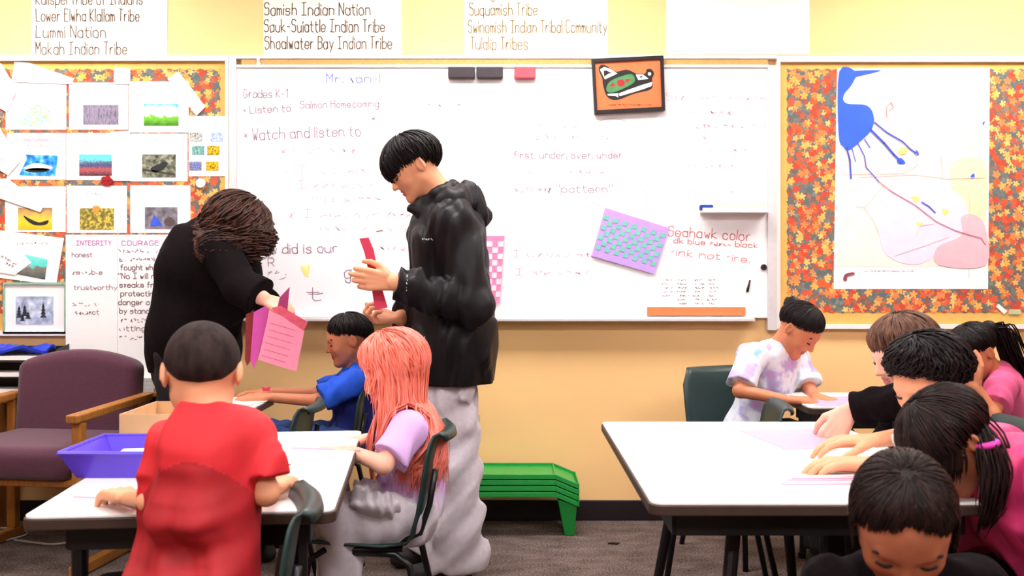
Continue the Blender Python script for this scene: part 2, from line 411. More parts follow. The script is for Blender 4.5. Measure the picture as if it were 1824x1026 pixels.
def hand_prims(S, w, d, n, L, thumb, curl=.35, spread=1.0, tcurl=.4):
    """w wrist, d towards the fingers, n the way the palm faces, thumb +1/-1 side along d x n"""
    d = nrm(d); n = nrm(n - np.dot(n, d) * d); t = np.cross(d, n) * thumb
    offs = (.155, .052, -.052, -.15); kn = (.5, .53, .5, .44); ln = (.42, .47, .43, .34)
    for i in range(4):
        c = curl[i] if isinstance(curl, (tuple, list)) else curl
        k = w + d*kn[i]*L + t*offs[i]*L*spread
        S.cone(w + t*offs[i]*.55*L + d*.02*L, k, .085*L, .068*L, .03*L)
        a = c*.8; p = k; sp = (offs[i] * .5 * (spread - .6))
        for f, r1, r2, da in ((.45, .062, .054, c*1.15), (.31, .054, .048, c*.8), (.24, .048, .04, 0)):
            q = p + (d*math.cos(a) + n*math.sin(a) + t*sp) * ln[i]*L*f
            S.cone(p, q, r1*L, r2*L, .012*L); p = q; a += da
    b = w + d*.12*L + t*.14*L + n*.02*L; m = b + (t*.62 + d*.7 + n*tcurl*.5)*.24*L; e = m + (t*.25 + d*.9 + n*tcurl)*.2*L; z = e + (d*.95 + n*tcurl*1.2 - t*.05)*.15*L
    S.cone(b, m, .085*L, .07*L, .05*L); S.cone(m, e, .066*L, .058*L, .015*L); S.cone(e, z, .056*L, .045*L, .012*L)
SKIN = {}
def skin_mat(key, rgb):
    if key not in SKIN:
        c = lin(rgb); SKIN[key] = (mat('skin_' + key, c, .5, .05, 18, .03, 300, spec=.35, col2=(c[0]*.93, c[1]*.84, c[2]*.82)),
                                   mat('lips_' + key, (c[0]*.72, c[1]*.42, c[2]*.45), .45, .05, 30))
    return SKIN[key]
class Person:
    def __init__(s, label, sk, head, fwd, hh, neck, pelvis, sh, el, wr, hands, W, roll=0., legs=None, h=.0045, fat=1., hl=None, base=None, bulge=None, name='person'):
        s.hc = A(*head); s.R = head_frame(fwd, roll); s.hh = hh; s.neck = A(*neck); s.pel = A(*pelvis); s.W = W; s.h = h
        s.sh = [A(*x) for x in sh]; s.el = [A(*x) for x in el]; s.wr = [A(*x) for x in wr]; s.fat = fat; s.legs = legs     # index 0 = own left, 1 = own right
        s.up = nrm(s.neck - s.pel); r = s.sh[1] - s.sh[0]; s.rt = nrm(r - np.dot(r, s.up)*s.up); s.fr = np.cross(s.up, s.rt)
        s.F = np.stack([s.rt, s.fr, s.up]); s.L = np.linalg.norm(s.neck - s.pel); s.bulge = bulge
        S = SDF(); add_head(S, s.hc, s.R, hh)
        hb = s.hc + hh*(-.10*s.R[1] - .22*s.R[2])
        nr = .24*hh if hh > .22 else .205*hh
        S.cone(hb, s.neck, nr, nr*1.08, .05*hh*2)
        s.torso(S, -.014)
        hl = hl or hh*.80
        for i in (0, 1):
            S.cone(s.sh[i], s.el[i], .115*W, .1*W, .02); S.cone(s.el[i], s.wr[i], .1*W, .075*W, .015)
            hd = hands[i]
            hand_prims(S, s.wr[i] + nrm(A(*hd[0]))*.01, A(*hd[0]), A(*hd[1]), hl, hd[4] if len(hd) > 4 else (-1 if i == 0 else 1), *hd[2:4])
        s.legpts()
        if s.legs:
            for i in (0, 1):
                hp, kn, an = s.legs[i]; S.cone(hp, kn, .2*W, .14*W, .03); S.cone(kn, an, .135*W, .095*W, .02)
        mats = skin_mat(sk[0], sk[1]); hcf, Rf = s.hc, s.R
        def mi(C):
            q = (C - hcf) @ Rf.T / hh
            return ((np.abs(q[:, 0]) < .105) & (q[:, 2] > -.325) & (q[:, 2] < -.212) & (q[:, 1] > .33) & (q[:, 1] < .46)).astype(int)
        bl = base if base is not None else A(s.pel[0], s.pel[1], 0)
        s.o = sdf_object(S, name, list(mats), None, h, origin=bl, midx_fn=mi); put(s.o, label, 'person')
    def legpts(s): pass
    def P(s, x, y, z): return s.hc + s.hh*(x*s.R[0] + y*s.R[1] + z*s.R[2])
    def torso(s, S, g, hip=True):
        W, L = s.W, s.L; p = lambda t, f=0.: s.pel + s.up*L*t + s.fr*f*W; ft = s.fat
        if hip: S.ell(p(.05), s.F, (.44*W*ft+g, .33*W*ft+g, .24*L+g), .03)
        S.ell(p(.38), s.F, (.40*W*ft+g, .30*W*ft+g, .34*L+g), .06)
        S.ell(p(.72), s.F, (.43*W*ft+g, .31*W*ft+g, .30*L+g), .06)
        for i in (0, 1): S.cone(s.neck - s.up*.06*L, s.sh[i], .15*W+g, .135*W+g, .04)
        if s.bulge:
            for c, r in s.bulge: S.ell(c, s.F, (r[0]+g, r[1]+g, r[2]+g), .06)
    def top(s, name, m, sleeve=.75, g=.012, amp=.004, f=42., hem=-.05, collar=None, full=False, h=None, label=None, hemdrop=0., cuff=1.25, seed=1, hemw=None, midx_fn=None):
        """shirt / jacket: torso plus sleeves reaching a share of the upper arm, or the wrist if full"""
        S = SDF(); W = s.W; s.torso(S, g)
        if hemdrop:
            q = s.pel + s.up*.1*s.L; hw = hemw or .47*W*s.fat + g
            for k in (0, 1.):
                S.ell(q - A(0, 0, hemdrop*k), np.stack([s.rt, nrm(np.cross((0,0,1), s.rt)), A(0,0,1)]), (hw, hw*.78, .30), .05)
        for i in (0, 1):
            a, b, c = s.sh[i], s.el[i], s.wr[i]
            if full:
                S.cone(a, b, .145*W+g, .12*W+g, .03); d = nrm(c - b); S.cone(b, c, .125*W+g, .095*W*cuff+g*.6, .02, (c - d*.008, d))
            else:
                d = nrm(b - a); e = a + (b - a)*sleeve; S.cone(a - d*.0, e + d*.03, .145*W+g, .145*W*cuff+g*.4, .03, (e, d))
        S.disp = folds(amp, f, seed)
        S.cut(s.pel + s.up*hem*s.L - A(0, 0, hemdrop), -s.up if not hemdrop else A(0, 0, -1))
        o = sdf_object(S, name, m, s.o, h or s.h*1.15, midx_fn=midx_fn)
        if label: o['label'] = label
        if collar:
            u = nrm(s.hc - s.hh*.25*s.R[2] - s.neck); u = nrm(u + s.up); a = nrm(np.cross(u, s.fr)); bb = np.cross(a, u); rr = collar[1]
            ring = [s.neck + u*collar[2] + rr*(math.cos(t)*a*1.02 + math.sin(t)*bb) - u*.012*math.sin(t)*0 for t in np.linspace(0, 2*math.pi, 25)]
            G().tube(ring, collar[3], 8, False).ob('collar', collar[0], s.o, smooth=True)
        return o
    def seated_legs(s, dirn, kneelen=.34, shin=.36, spread=.085, kz=None):
        d = nrm(A(dirn[0], dirn[1], 0)); r = A(d[1], -d[0], 0); out = []
        for sg in (-1, 1):
            hp = s.pel + r*sg*spread + d*.02; kn = hp + d*kneelen + r*sg*.02; kn[2] = kz or s.pel[2]
            an = kn - d*.02; an[2] = .075; out.append((hp, kn, an))
        return out
    def trousers(s, m, legs, r=(.07, .055, .05), amp=.004, f=45., name='trousers', h=.008, shoe=None, sd=None, seed=3, hemz=0.):
        S = SDF(); W = s.W
        S.ell(s.pel + s.up*.03, s.F, (.46*W*s.fat, .36*W*s.fat, .1), .04)
        for hp, kn, an in legs:
            S.cone(hp, kn, r[0]*1.12, r[1]*1.08, .03); e = nrm(an - kn); S.cone(kn, an, r[1]*1.05, r[2], .025, (an - e*hemz, e))
        S.disp = folds(amp, f, seed); sdf_object(S, name, m, s.o, h)
        if shoe:
            for hp, kn, an in legs:
                d = nrm(A(sd[0], sd[1], 0)); b = A(an[0], an[1], 0); r_ = A(d[1], -d[0], 0); T = SDF()
                k = s.W / .38
                T.cone(b - d*.03*k + A(0, 0, .05*k), b + d*.13*k + A(0, 0, .036*k), .042*k, .034*k, .03); T.cone(b + A(0, 0, .05*k), A(an[0], an[1], an[2] + .01), .042*k, .04*k, .03)
                T.cut((0, 0, .004), (0, 0, -1)); sdf_object(T, 'shoe', shoe, s.o, .007)
    def face(s, brow=None, eyes=True, lash=M_BLACK):
        for sg in (-1, 1):
            if eyes:
                S = SDF(); pts = [s.P(sg*(.14+x), .352 - abs(x)*.35, -.022 - .012*(1-(x/.065)**2)) for x in np.linspace(-.065, .065, 6)]
                for a, b in zip(pts[:-1], pts[1:]): S.cone(a, b, .014*s.hh, .014*s.hh, .01*s.hh)
                sdf_object(S, 'eye', lash, s.o, .0018 if s.hh > .01 else .002)
            if brow:
                S = SDF(); pts = [s.P(sg*(.14+x), .345 - abs(x + .02)*.32, .085 + .02*(1-(x/.09)**2)) for x in np.linspace(-.085, .095, 6)]
                for a, b in zip(pts[:-1], pts[1:]): S.cone(a, b, .017*s.hh, .013*s.hh, .01*s.hh)
                sdf_object(S, 'eyebrow', brow, s.o, .002)
    def hair(s, m, ends, t=.05, locks=200, lr=.02, fall=None, curl=0., cfreq=9., name='hair', tf=None, seed=5, start=.75, gap=0.0, groove=.006, h=.0045, jit=.05, part=0., sway=(0, 0, 0), endj=.12, blunt=-1., tw=.5):
        """ends: hairline polar angle in degrees at front, front-side, side, back-side, back; fall(phi)->extra length in head units"""
        r = np.random.RandomState(seed); hc, R, hh = s.hc, s.R, s.hh
        cen = A(0, -.06, .13); rad = A(.335, .42, .36)
        xs = np.linspace(0, math.pi, len(ends)); te = lambda phi: np.interp(np.abs(phi), xs, np.radians(ends))
        lo, hi = hc - hh*1.0, hc + hh*1.0
        def ev(P):
            q = (P - hc.astype(np.float32)) @ R.T.astype(np.float32) / hh - cen.astype(np.float32)
            phi = np.arctan2(q[:, 0], q[:, 1]); th = np.arctan2(np.sqrt(q[:, 0]**2 + q[:, 1]**2), q[:, 2])
            pf = np.where(np.abs(phi) < blunt, 1., np.clip((te(phi) - th)/tw, 0, 1)**.6)[:, None]
            rr = (rad + t*pf - .012*(1 - pf)).astype(np.float32); k0 = np.sqrt(((q/rr)**2).sum(1)); k1 = np.sqrt(((q/rr**2)**2).sum(1)) + 1e-6
            d = k0*(k0-1)/k1 + groove*np.sin(phi*23 + 3*np.sin(th*4) ) * np.clip(th, 0, 1)
            e = (th - te(phi)) * .36
            return (np.maximum(d, e) * hh).astype(np.float32)
        V, F = polygonise(ev, lo, hi, h, .01)
        g = G(); g.add(V, F.tolist())
        down = R @ A(0, 0, -1)
        lr = lr*.62; locks = int(locks*1.9); TB = None; LK = []
        if fall:
            TB = SDF(); s.torso(TB, .022)
            for i in (0, 1): TB.cone(s.sh[i], s.el[i], .145*s.W + .018, .13*s.W + .018, .02)
        for i in range(locks):
            phi = r.uniform(-math.pi, math.pi); ed = te(phi) * (1 + r.uniform(-endj, endj*.6)); th0 = r.uniform(.05, start) * ed
            out = t + r.uniform(.0, jit); pts = []; ph = phi; fl = fall(phi) if fall else 0
            ns = 9
            for k in range(ns):
                th = th0 + (ed - th0) * k / (ns - 1); ph = phi + .12*math.sin(2.2*k/ns + i) 
                pf = 1. if (abs(ph) < blunt or fl > 0) else min(1., max(.12, (ed - th)/tw))**.6
                rr = rad + out*pf
                q = cen + A(rr[0]*math.sin(th)*math.sin(ph), rr[1]*math.sin(th)*math.cos(ph), rr[2]*math.cos(th)); pts.append(q)
            if fl > 0:
                fl *= r.uniform(.75, 1.08); nseg = 12; p = pts[-1].copy(); v = nrm(pts[-1] - pts[-2])
                for k in range(nseg):
                    v = nrm(v*.6 + down*.5 + R @ A(*sway)*.1); p = p + v*fl/nseg; pts.append(p.copy())
            pts = np.array(pts)
            if curl:
                tt = np.arange(len(pts)); a = r.uniform(0, 6.28); grow = np.clip(tt/len(pts)*1.4, .15, 1)[:, None]
                pts = pts + curl*grow*np.stack([np.sin(tt*cfreq/10+a), np.cos(tt*cfreq/10+a), .6*np.sin(tt*cfreq/10+a+1)], 1)
            n = len(pts); prof = np.sin(np.linspace(.5, math.pi*.97, n))**.7 * lr * r.uniform(.7, 1.2) * hh
            LK.append((hc + (pts @ R)*hh, prof, r.uniform(.0, .012)))
        if TB is not None and LK:
            wp = np.vstack([l[0] for l in LK]); gap_ = np.concatenate([np.full(len(l[0]), l[2]) for l in LK])
            sel = np.argwhere(wp[:, 2] < s.neck[2] + .06)[:, 0]; q = wp[sel]
            for _ in range(3):
                d0 = TB.ev(q.astype(np.float32)); e_ = .004
                gr = np.stack([TB.ev((q + e_*np.eye(3)[k]).astype(np.float32)) - d0 for k in range(3)], 1); gr[:, 2] *= .3
                gr /= np.linalg.norm(gr, axis=1)[:, None] + 1e-9
                q = q + gr*np.clip(gap_[sel] - d0, 0, .2)[:, None]
            wp[sel] = q; c0 = 0; L2 = []
            for a_, b_, c_ in LK: L2.append((wp[c0:c0 + len(a_)], b_, c_)); c0 += len(a_)
            LK = L2
        for a_, b_, c_ in LK: g.tube(a_, b_, 5)
        return g.ob(name, m, s.o, smooth=True)
    def tail(s, m, path, n=40, spread=.03, lr=.006, name='ponytail', seed=2, taper=.4):
        r = np.random.RandomState(seed); path = np.array(path); g = G(); T = np.linspace(0, 1, len(path)); tt = np.linspace(0, 1, 14)
        base = np.stack([np.interp(tt, T, path[:, k]) for k in range(3)], 1)
        for i in range(n):
            o = r.normal(size=3)*spread*.5; wv = np.sin(tt*math.pi*.85 + .25)[:, None]
            e = tt < r.uniform(.75, 1.01); e[:4] = True
            q = (base + o*wv + .004*np.sin(tt*9 + r.uniform(0, 6))[:, None]*r.normal(size=3))[e]
            g.tube(q, lr*np.sin(np.linspace(.6, math.pi*.97, len(q)))**.6, 5)
        return g.ob(name, m, s.o, smooth=True)

# ================================================================== the room
def struct(o): o['kind'] = 'structure'; return o
RX, RY0, RZ = 3.8, -3.2, 2.8
struct(G().box((-RX, RY0, -.1), (RX, WALL + .1, 0)).ob('floor', carpet_mat()))
struct(G().box((-RX, RY0, RZ), (RX, WALL + .1, RZ + .1)).ob('ceiling', M_WHITE))
struct(G().box((-RX, WALL, 0), (RX, WALL + .1, RZ)).ob('wall_back', M_WALL))
struct(G().box((-RX - .1, RY0, 0), (-RX, WALL + .1, RZ)).ob('wall_left', M_WALL2))
struct(G().box((RX, RY0, 0), (RX + .1, WALL + .1, RZ)).ob('wall_right', M_WALL2))
struct(G().box((-RX, RY0 - .1, 0), (RX, RY0, RZ)).ob('wall_front', M_WALL2))
struct(G().box((-RX, WALL - .012, 0), (RX, WALL, .095)).ob('baseboard_back', M_DKBASE, bevel=.003))
M_DIFF = emis('lamp_diffuser', (1, .97, .95), LAMP)
rowname = {3.75: 'nearest the whiteboard wall', 1.2: 'over the pupils', -1.4: 'added unseen at the rear of the room for front light'}  # rear row is unseen, added to brighten fronts and the lower wall
for yy in (3.75, 1.2, -1.4):
    for xx, side in ((-2.2, 'left'), (0, 'middle'), (2.2, 'right')):
        t = empty('ceiling_light', (xx, yy, RZ), 'white recessed ceiling light panel, %s one of the row %s' % (side, rowname[yy]), 'ceiling light', 'ceiling lights')
        g = G(); a, b = .62, .32
        for lo, hi in (((-a, -b, -.03), (a, -b+.02, 0)), ((-a, b-.02, -.03), (a, b, 0)), ((-a, -b+.02, -.03), (-a+.02, b-.02, 0)), ((a-.02, -b+.02, -.03), (a, b-.02, 0))):
            g.box(np.array(lo) + (xx, yy, RZ), np.array(hi) + (xx, yy, RZ))
        g.ob('frame', M_WHITE, t)
        G().box((xx-a+.02, yy-b+.02, RZ-.02), (xx+a-.02, yy+b-.02, RZ-.012)).ob('diffuser', M_DIFF, t)

# ================================================================== back wall: charts over the rail
YW = WALL - .004
def chart(x0, x1, lines, ink, label, m=M_CREAM, px=None, tilt=0.):
    o = wallpoly('wall_chart', [(x0, -70), (x1, -70), (x1, 97), (x0 + 2, 99)], YW, .003, m); put(o, label, 'chart', 'handwritten charts above the boards')
    for (t, x, y, w_) in lines: lettering(t, x, y, w_, 22, YW - .0006, ink, o, 1.8, tilt)
    return o
chart(55, 298, [('Kalispel Tribe of Indians', 64, 8, 190), ('Lower Elwha Klallam Tribe', 64, 38, 184), ('Lummi Nation', 64, 67, 124), ('Makah Indian Tribe', 64, 97, 162)], M_INKD,
      'cream chart listing tribes with Lummi Nation, above the leaf-covered photo board')
chart(468, 715, [('Samish Indian Nation', 471, 27, 188), ('Sauk-Suiattle Indian Tribe', 471, 57, 214), ('Shoalwater Bay Indian Tribe', 472, 87, 226)], M_INKD,
      'cream chart listing tribes with Samish Indian Nation, above the whiteboard')
chart(826, 1083, [('Stillaguamish Tribe', 838, -4, 140), ('Suquamish Tribe', 836, 27, 121), ('Swinomish Indian Tribal Community', 834, 58, 247), ('Tulalip Tribes', 838, 88, 102)], M_INKG,
      'cream chart listing tribes with Tulalip Tribes, above the whiteboard')
put(wallpoly('wall_chart', rectpx(1187, -70, 1442, 97), YW, .003, M_CREAM), 'blank cream chart paper above the right end of the whiteboard', 'chart', 'handwritten charts above the boards')

# ---- whiteboard
YB = WALL - .03
wb = empty('whiteboard', (0, WALL, U(0, 570, WALL)[2]), 'large wall-mounted whiteboard covered in faint marker writing', 'whiteboard')
wallpoly('writing_surface', rectpx(420, 119, 1372, 566), YB, .026, M_BOARD, wb)
for r in (rectpx(408, 104, 420, 570), rectpx(1368, 116, 1384, 588)): wallpoly('frame_post', r, YB - .012, .04, M_ALU, wb)
wallpoly('frame_rail', rectpx(420, 115, 1370, 120), YB - .008, .034, M_ALU, wb)
wallpoly('frame_rail', rectpx(420, 564, 1345, 570), YB - .012, .038, M_ALU, wb)
wallpoly('map_rail', rectpx(408, 98, 1384, 104), YB - .006, .034, M_FRAMEW, wb)
wallpoly('cork_strip', rectpx(430, 104, 1368, 115), YB, .026, M_CORK, wb)
wallpoly('rail_hook', [(455, 98), (464, 98), (462, 108), (465, 116), (456, 118), (458, 108)], YB - .01, .008, M_ALU, wb)
G().box((U(440, 0, YB)[0], YB - .055, U(0, 571, YB)[2]), (U(1340, 0, YB)[0], YB - .008, U(0, 567.5, YB)[2])).ob('marker_ledge', M_ALU, wb)
yl = YB - .0006
def wl(t, x, y, w_, h_, m, sw=1.5, tilt=0., jit=.35): lettering(t, x, y, w_, h_, yl, m, wb, sw, tilt, jit)
wl('Mr. ~an~l', 581, 147, 95, 16, M_INKB); wl('Grades K-1', 434, 174, 78, 15, M_INKM)
wl('* Listen to', 434, 203, 84, 14, M_INKM, 1.5, -.05); wl('Salmon Homecoming', 535, 193, 140, 13, M_INKM, 1.4, -.02); wl('~~ ~ ~~~~~', 690, 189, 146, 12, M_INKP, 1.4)
wl('* Watch and listen to', 436, 250, 206, 20, M_INKM, 1.6, -.04); wl('~~~~ ~~~~ ~~~', 490, 272, 150, 14, M_INKP)
wl('~~', 650, 214, 20, 14, M_INKP); wl('~ I ~~~ ~~~', 505, 310, 150, 15, M_INKP); wl('~ I ~~~ ~~~~', 512, 336, 150, 15, M_INKP)
wl('~~~ ~ ~~~', 556, 360, 120, 15, M_INKP); wl('~ I ~~~~ ~~~ ~~~~', 515, 388, 215, 16, M_INKP); wl('~~~~ ~~ ~~~~', 560, 412, 165, 14, M_INKP)
wl('* how did is our', 440, 453, 160, 18, M_INKM, 1.7, -.02); wl('~~~~', 672, 446, 50, 12, M_INKP); wl('g', 614, 496, 11, 26, M_INKM, 1.8)
wl('t = ', 440, 488, 24, 12, M_INKM); wl('R', 478, 474, 10, 14, M_INKM); wl('~~~', 470, 490, 40, 16, M_INKM, 1.3)
wl('t', 548, 535, 22, 26, M_INKM, 1.6)
strokes([[(575, 522), (566, 524)], [(550, 524), (568, 524)], [(498, 498), (505, 496), (509, 494)]], 1.4, yl, M_INKM, wb, 'marker_doodle')
wallpoly('yellow_sticker', [(535, 474), (552, 472), (549, 494), (542, 492)], yl - .0004, .001, mat('yellow_paint_dab', lin((245, 236, 150)), .7), wb)
wl('~~~~~~~~~~~', 918, 228, 112, 12, M_INKP); wl('~ ~~~~~~ ~~~~ ~', 955, 248, 148, 12, M_INKP); wl('first, under, over, under', 916, 282, 192, 13, M_INKM, 1.4)
wl('~~~~ ~~ ~ ~~~~~~~ ~~', 930, 310, 168, 12, M_INKP); wl('~~~~ ~~~ "pattern"', 918, 343, 172, 14, M_INKM, 1.3)
cl = []
for i in range(7):
    x0 = 925 + i*27; cl.append([(x0 + 13 - 13*math.cos(a), 358 + 9*math.sin(a)) for a in np.linspace(0, math.pi, 8)])
for i in range(5):
    y0 = 236 + i*26; cl.append([(1148 + 9*math.sin(a) - i, y0 + 13 - 13*math.cos(a)) for a in np.linspace(0, math.pi, 8)])
    cl.append([(903 - 5*math.sin(a), 205 + i*26 + 13 - 13*math.cos(a)) for a in np.linspace(.3, 2.8, 6)])
cl.append([(1066 + 25 - 25*math.cos(a), 218 - 6*math.sin(a)) for a in np.linspace(0, math.pi, 8)])
strokes(cl, 1.1, yl, M_INKP, wb, 'cloud_outline')
wl('5~~ ~~~~~ ~~~~ ~~', 1187, 178, 175, 12, M_INKP); wl('~~~~~~ ~~ ~', 1230, 205, 130, 12, M_INKP); wl('~~~~~ ~~ ~~~ ~', 1225, 228, 138, 12, M_INKP); wl('~~', 1240, 248, 18, 10, M_INKP)
wl('~~~ ~~~ ~~', 1240, 272, 100, 12, M_INKP); wl('~~~~~ ~~~', 1225, 300, 80, 12, M_INKP); wl('~~~ ~~~', 1235, 345, 70, 12, M_INKP)
wl('I ~~~ ~~~ ~ ~~~~', 915, 458, 145, 12, M_INKP); wl('I ~~~ ~~~~', 918, 490, 130, 12, M_INKP)
wl('Seahawk color', 1190, 420, 146, 17, M_INKR, 1.7, .06); wl('dk blue ~~~~~ black', 1200, 433, 150, 10, M_INKR, 1.5, .06); wl('~ink not ~ire.', 1193, 454, 142, 13, M_INKR, 1.5, .1)
for cx_, n in ((1180, 5), (1208, 7), (1236, 7), (1262, 8)):
    for k in range(n):
        lettering('~'*rng.randint(3, 6), cx_ + rng.randint(-2, 4), 500 + k*7, rng.randint(9, 17), 4, yl, M_INKV if (cx_ == 1180 and k > 1) else M_INKK, wb, 1.0, 0, .5)

# ---- things fixed to the whiteboard
for x0, lab in ((799, 'black magnetic clip at top of whiteboard, left of the two'), (849, 'black magnetic clip at top of whiteboard, beside the red clip')):
    o = G().box((U(x0, 0, YB)[0], YB - .03, U(0, 141, YB)[2]), (U(x0 + 47, 0, YB)[0], YB - .001, U(0, 121, YB)[2])).ob('magnetic_clip', mat('charcoal_plastic', (.03, .018, .025), .5), bevel=.004)
    put(o, lab, 'magnet clip', 'magnetic clips on the whiteboard')
put(G().box((U(916, 0, YB)[0], YB - .03, U(0, 141, YB)[2]), (U(954, 0, YB)[0], YB - .001, U(0, 121, YB)[2])).ob('magnetic_clip', mat('coral_red_plastic', lin((225, 75, 90)), .5), bevel=.004),
    'coral red magnetic clip at top of whiteboard', 'magnet clip', 'magnetic clips on the whiteboard')
# framed art print
ya = YB - .02
art = empty('framed_print', U(1120, 200, ya), 'black framed orange print of a stylised animal head', 'framed print')
C = [(1054, 104.5), (1182, 98.5), (1185, 196), (1059, 202)]
I = [(1060, 111), (1176, 105), (1179, 190), (1064, 196)]
for i in range(4):
    j = (i+1) % 4; wallpoly('frame_side', [C[i], C[j], I[j], I[i]], ya - .012, .03, mat('black_frame', (.012, .006, .008), .35), art)
def shift(poly, dx=0, dy=0, s=1, c=(0, 0)): return [(c[0] + (x-c[0])*s + dx, c[1] + (y-c[1])*s + dy) for x, y in poly]
wallpoly('print_ground', I, ya - .002, .012, mat('orange_print', lin((226, 112, 62)), .5, .04, 6), art)
Z = lambda L_: [(1040 + x/8.55, 90 + y/8.55) for x, y in L_]
def smoothpoly(L_, n=6):
    P = np.array(L_, float); N = len(P); out = []
    for i in range(N):
        p0, p1, p2, p3 = P[i-1], P[i], P[(i+1) % N], P[(i+2) % N]
        for t in np.linspace(0, 1, n, endpoint=False):
            out.append(tuple(.5*((2*p1) + (-p0+p2)*t + (2*p0-5*p1+4*p2-p3)*t*t + (-p0+3*p1-3*p2+p3)*t**3)))
    return out
m_pw, m_pb = mat('print_white', (.85, .8, .8), .6), mat('print_black', (.01, .006, .006), .6)
m_pg, m_pr = mat('print_green', lin((70, 135, 80)), .6), mat('print_red', lin((178, 24, 34)), .6)
wallpoly('animal_head', smoothpoly(Z([(225, 290), (260, 220), (340, 230), (480, 320), (640, 290), (740, 320), (800, 350), (930, 350), (960, 285), (1030, 285), (1070, 350), (1040, 430), (1045, 480), (1020, 590), (760, 660), (540, 745), (420, 745), (340, 680), (290, 520), (280, 430)]), 5), ya - .003, .001, m_pb, art)
wallpoly('ear', Z([(245, 290), (310, 250), (400, 280), (510, 350), (320, 440)]), ya - .0038, .0007, m_pw, art)
wallpoly('ear_line', Z([(300, 310), (340, 300), (430, 345), (380, 350), (310, 400)]), ya - .0045, .0006, m_pb, art)
wallpoly('snout', Z([(790, 365), (900, 365), (985, 430), (830, 450)]), ya - .0038, .0007, m_pw, art)
wallpoly('snout_line', Z([(835, 405), (900, 380), (880, 415)]), ya - .0045, .0006, m_pb, art)
wallpoly('teeth', Z([(530, 655), (700, 590), (900, 520), (1045, 478), (1030, 540), (900, 590), (700, 650), (545, 695)]), ya - .0038, .0007, m_pw, art)
wallpoly('jaw_line', Z([(360, 662), (520, 650), (525, 715), (480, 690), (365, 685)]), ya - .0038, .0007, m_pw, art)
wallpoly('nostril', [(1040 + (1000 + 26*math.cos(a))/8.55, 90 + (355 + 26*math.sin(a))/8.55) for a in np.linspace(0, 6.28, 14)[:-1]], ya - .0038, .0007, m_pw, art)
wallpoly('eye_field', smoothpoly(Z([(345, 560), (400, 470), (560, 395), (720, 360), (775, 420), (760, 490), (600, 580), (430, 640), (355, 620)]), 5), ya - .0045, .0006, m_pg, art)
wallpoly('eye', [(1040 + (565 + 60*math.cos(a))/8.55, 90 + (495 + 55*math.sin(a))/8.55) for a in np.linspace(0, 6.28, 18)[:-1]], ya - .005, .0005, m_pr, art)
wallpoly('eye_corner', Z([(380, 550), (450, 480), (480, 545)]), ya - .005, .0005, m_pr, art); wallpoly('eye_corner', Z([(630, 435), (725, 432), (655, 495)]), ya - .005, .0005, m_pr, art)
lettering('~~~~~~ ~~ ~~~ ~~~~~~~ ~~~~', 1082, 188, 78, 4.5, ya - .003, mat('print_caption', lin((150, 60, 25)), .6), art, 1.0)
# woven mats
ym = YB - .012
def mat_weave(corners, cols, rows, base, dots, label, shade, margin=.1):
    o = empty('woven_paper_mat', U(*corners[3], ym), label, 'woven mat')
    wallpoly('mat_sheet', corners, ym, .004, base, o)
    c = np.array(corners, float)
    def bil(u, v): return tuple((c[0]*(1-u) + c[1]*u)*(1-v) + (c[3]*(1-u) + c[2]*u)*v)
    for r in range(rows):
        v0 = margin + (1-2*margin)*r/rows; v1 = margin + (1-2*margin)*(r+1)/rows - .012
        for k in range(cols):
            if (k + r) % 2: continue
            u0 = .02 + .96*k/cols; u1 = .02 + .96*(k+1)/cols
            wallpoly('woven_strip', [bil(u0, v0), bil(u1, v0), bil(u1, v1), bil(u0, v1)], ym - .002, .003, dots, o)
mat_weave([(1078, 370), (1192, 406), (1165, 488), (1054, 456)], 13, 7, mat('lilac_card', lin((190, 150, 232)), .7, .04), mat('mint_paper', lin((112, 192, 172)), .7, .05), 'lilac woven paper mat with mint strips, tilted on the whiteboard', None, .14)
mat_weave([(866, 420), (899, 420), (890, 540), (868, 540)], 3, 9, mat('pink_card', lin((240, 130, 170)), .7, .04), mat('pale_pink_strip', lin((250, 215, 228)), .7, .04), 'narrow pink woven paper mat on the whiteboard behind the standing young man', None, .08)
# magnetic shelf with eraser, small magnets, orange strip
sh = empty('magnetic_shelf', U(1305, 380, YB - .03), 'white magnetic marker shelf on the right of the whiteboard', 'shelf')
X0, X1 = U(1246, 0, YB)[0], U(1364, 0, YB)[0]
G().box((X0, YB - .075, U(0, 380, YB)[2]), (X1, YB - .001, U(0, 376, YB)[2])).ob('shelf_floor', M_FRAMEW, sh)
G().box((X0, YB - .079, U(0, 380, YB)[2]), (X1, YB - .075, U(0, 372, YB)[2])).ob('shelf_lip', M_FRAMEW, sh)
G().box((X0 + .06, YB - .006, U(0, 376, YB)[2]), (X1, YB - .001, U(0, 360, YB)[2])).ob('back_plate', mat('speckled_plate', lin((232, 226, 200)), .6, .2, 200), sh)
put(G().box((X0 - .008, YB - .072, U(0, 375.8, YB)[2]), (X0 + .05, YB - .03, U(0, 366.5, YB)[2])).ob('eraser', mat('navy_felt', lin((25, 60, 150)), .8), bevel=.004), 'small blue eraser lying on the white marker shelf', 'eraser')
def disc(name, px, py, r, y0, th, m, lab, cat):
    P = [U(px + r*math.cos(a), py + r*math.sin(a), y0) for a in np.linspace(0, 2*math.pi, 17)[:-1]][::-1]
    return put(G().prism(P, (0, th, 0)).ob(name, m, bevel=.002), lab, cat)
disc('round_magnet', 1361, 476, 5.5, YB - .01, .009, M_BLACK, 'small round dark magnet at right edge of the whiteboard', 'magnet')
put(G().tube([U(1336, 499, YB - .006), U(1331, 520, YB - .006)], [.004, .006], 10).ob('marker_pen', M_BLACK, smooth=True), 'short black marker pen stuck near the round magnet', 'marker')
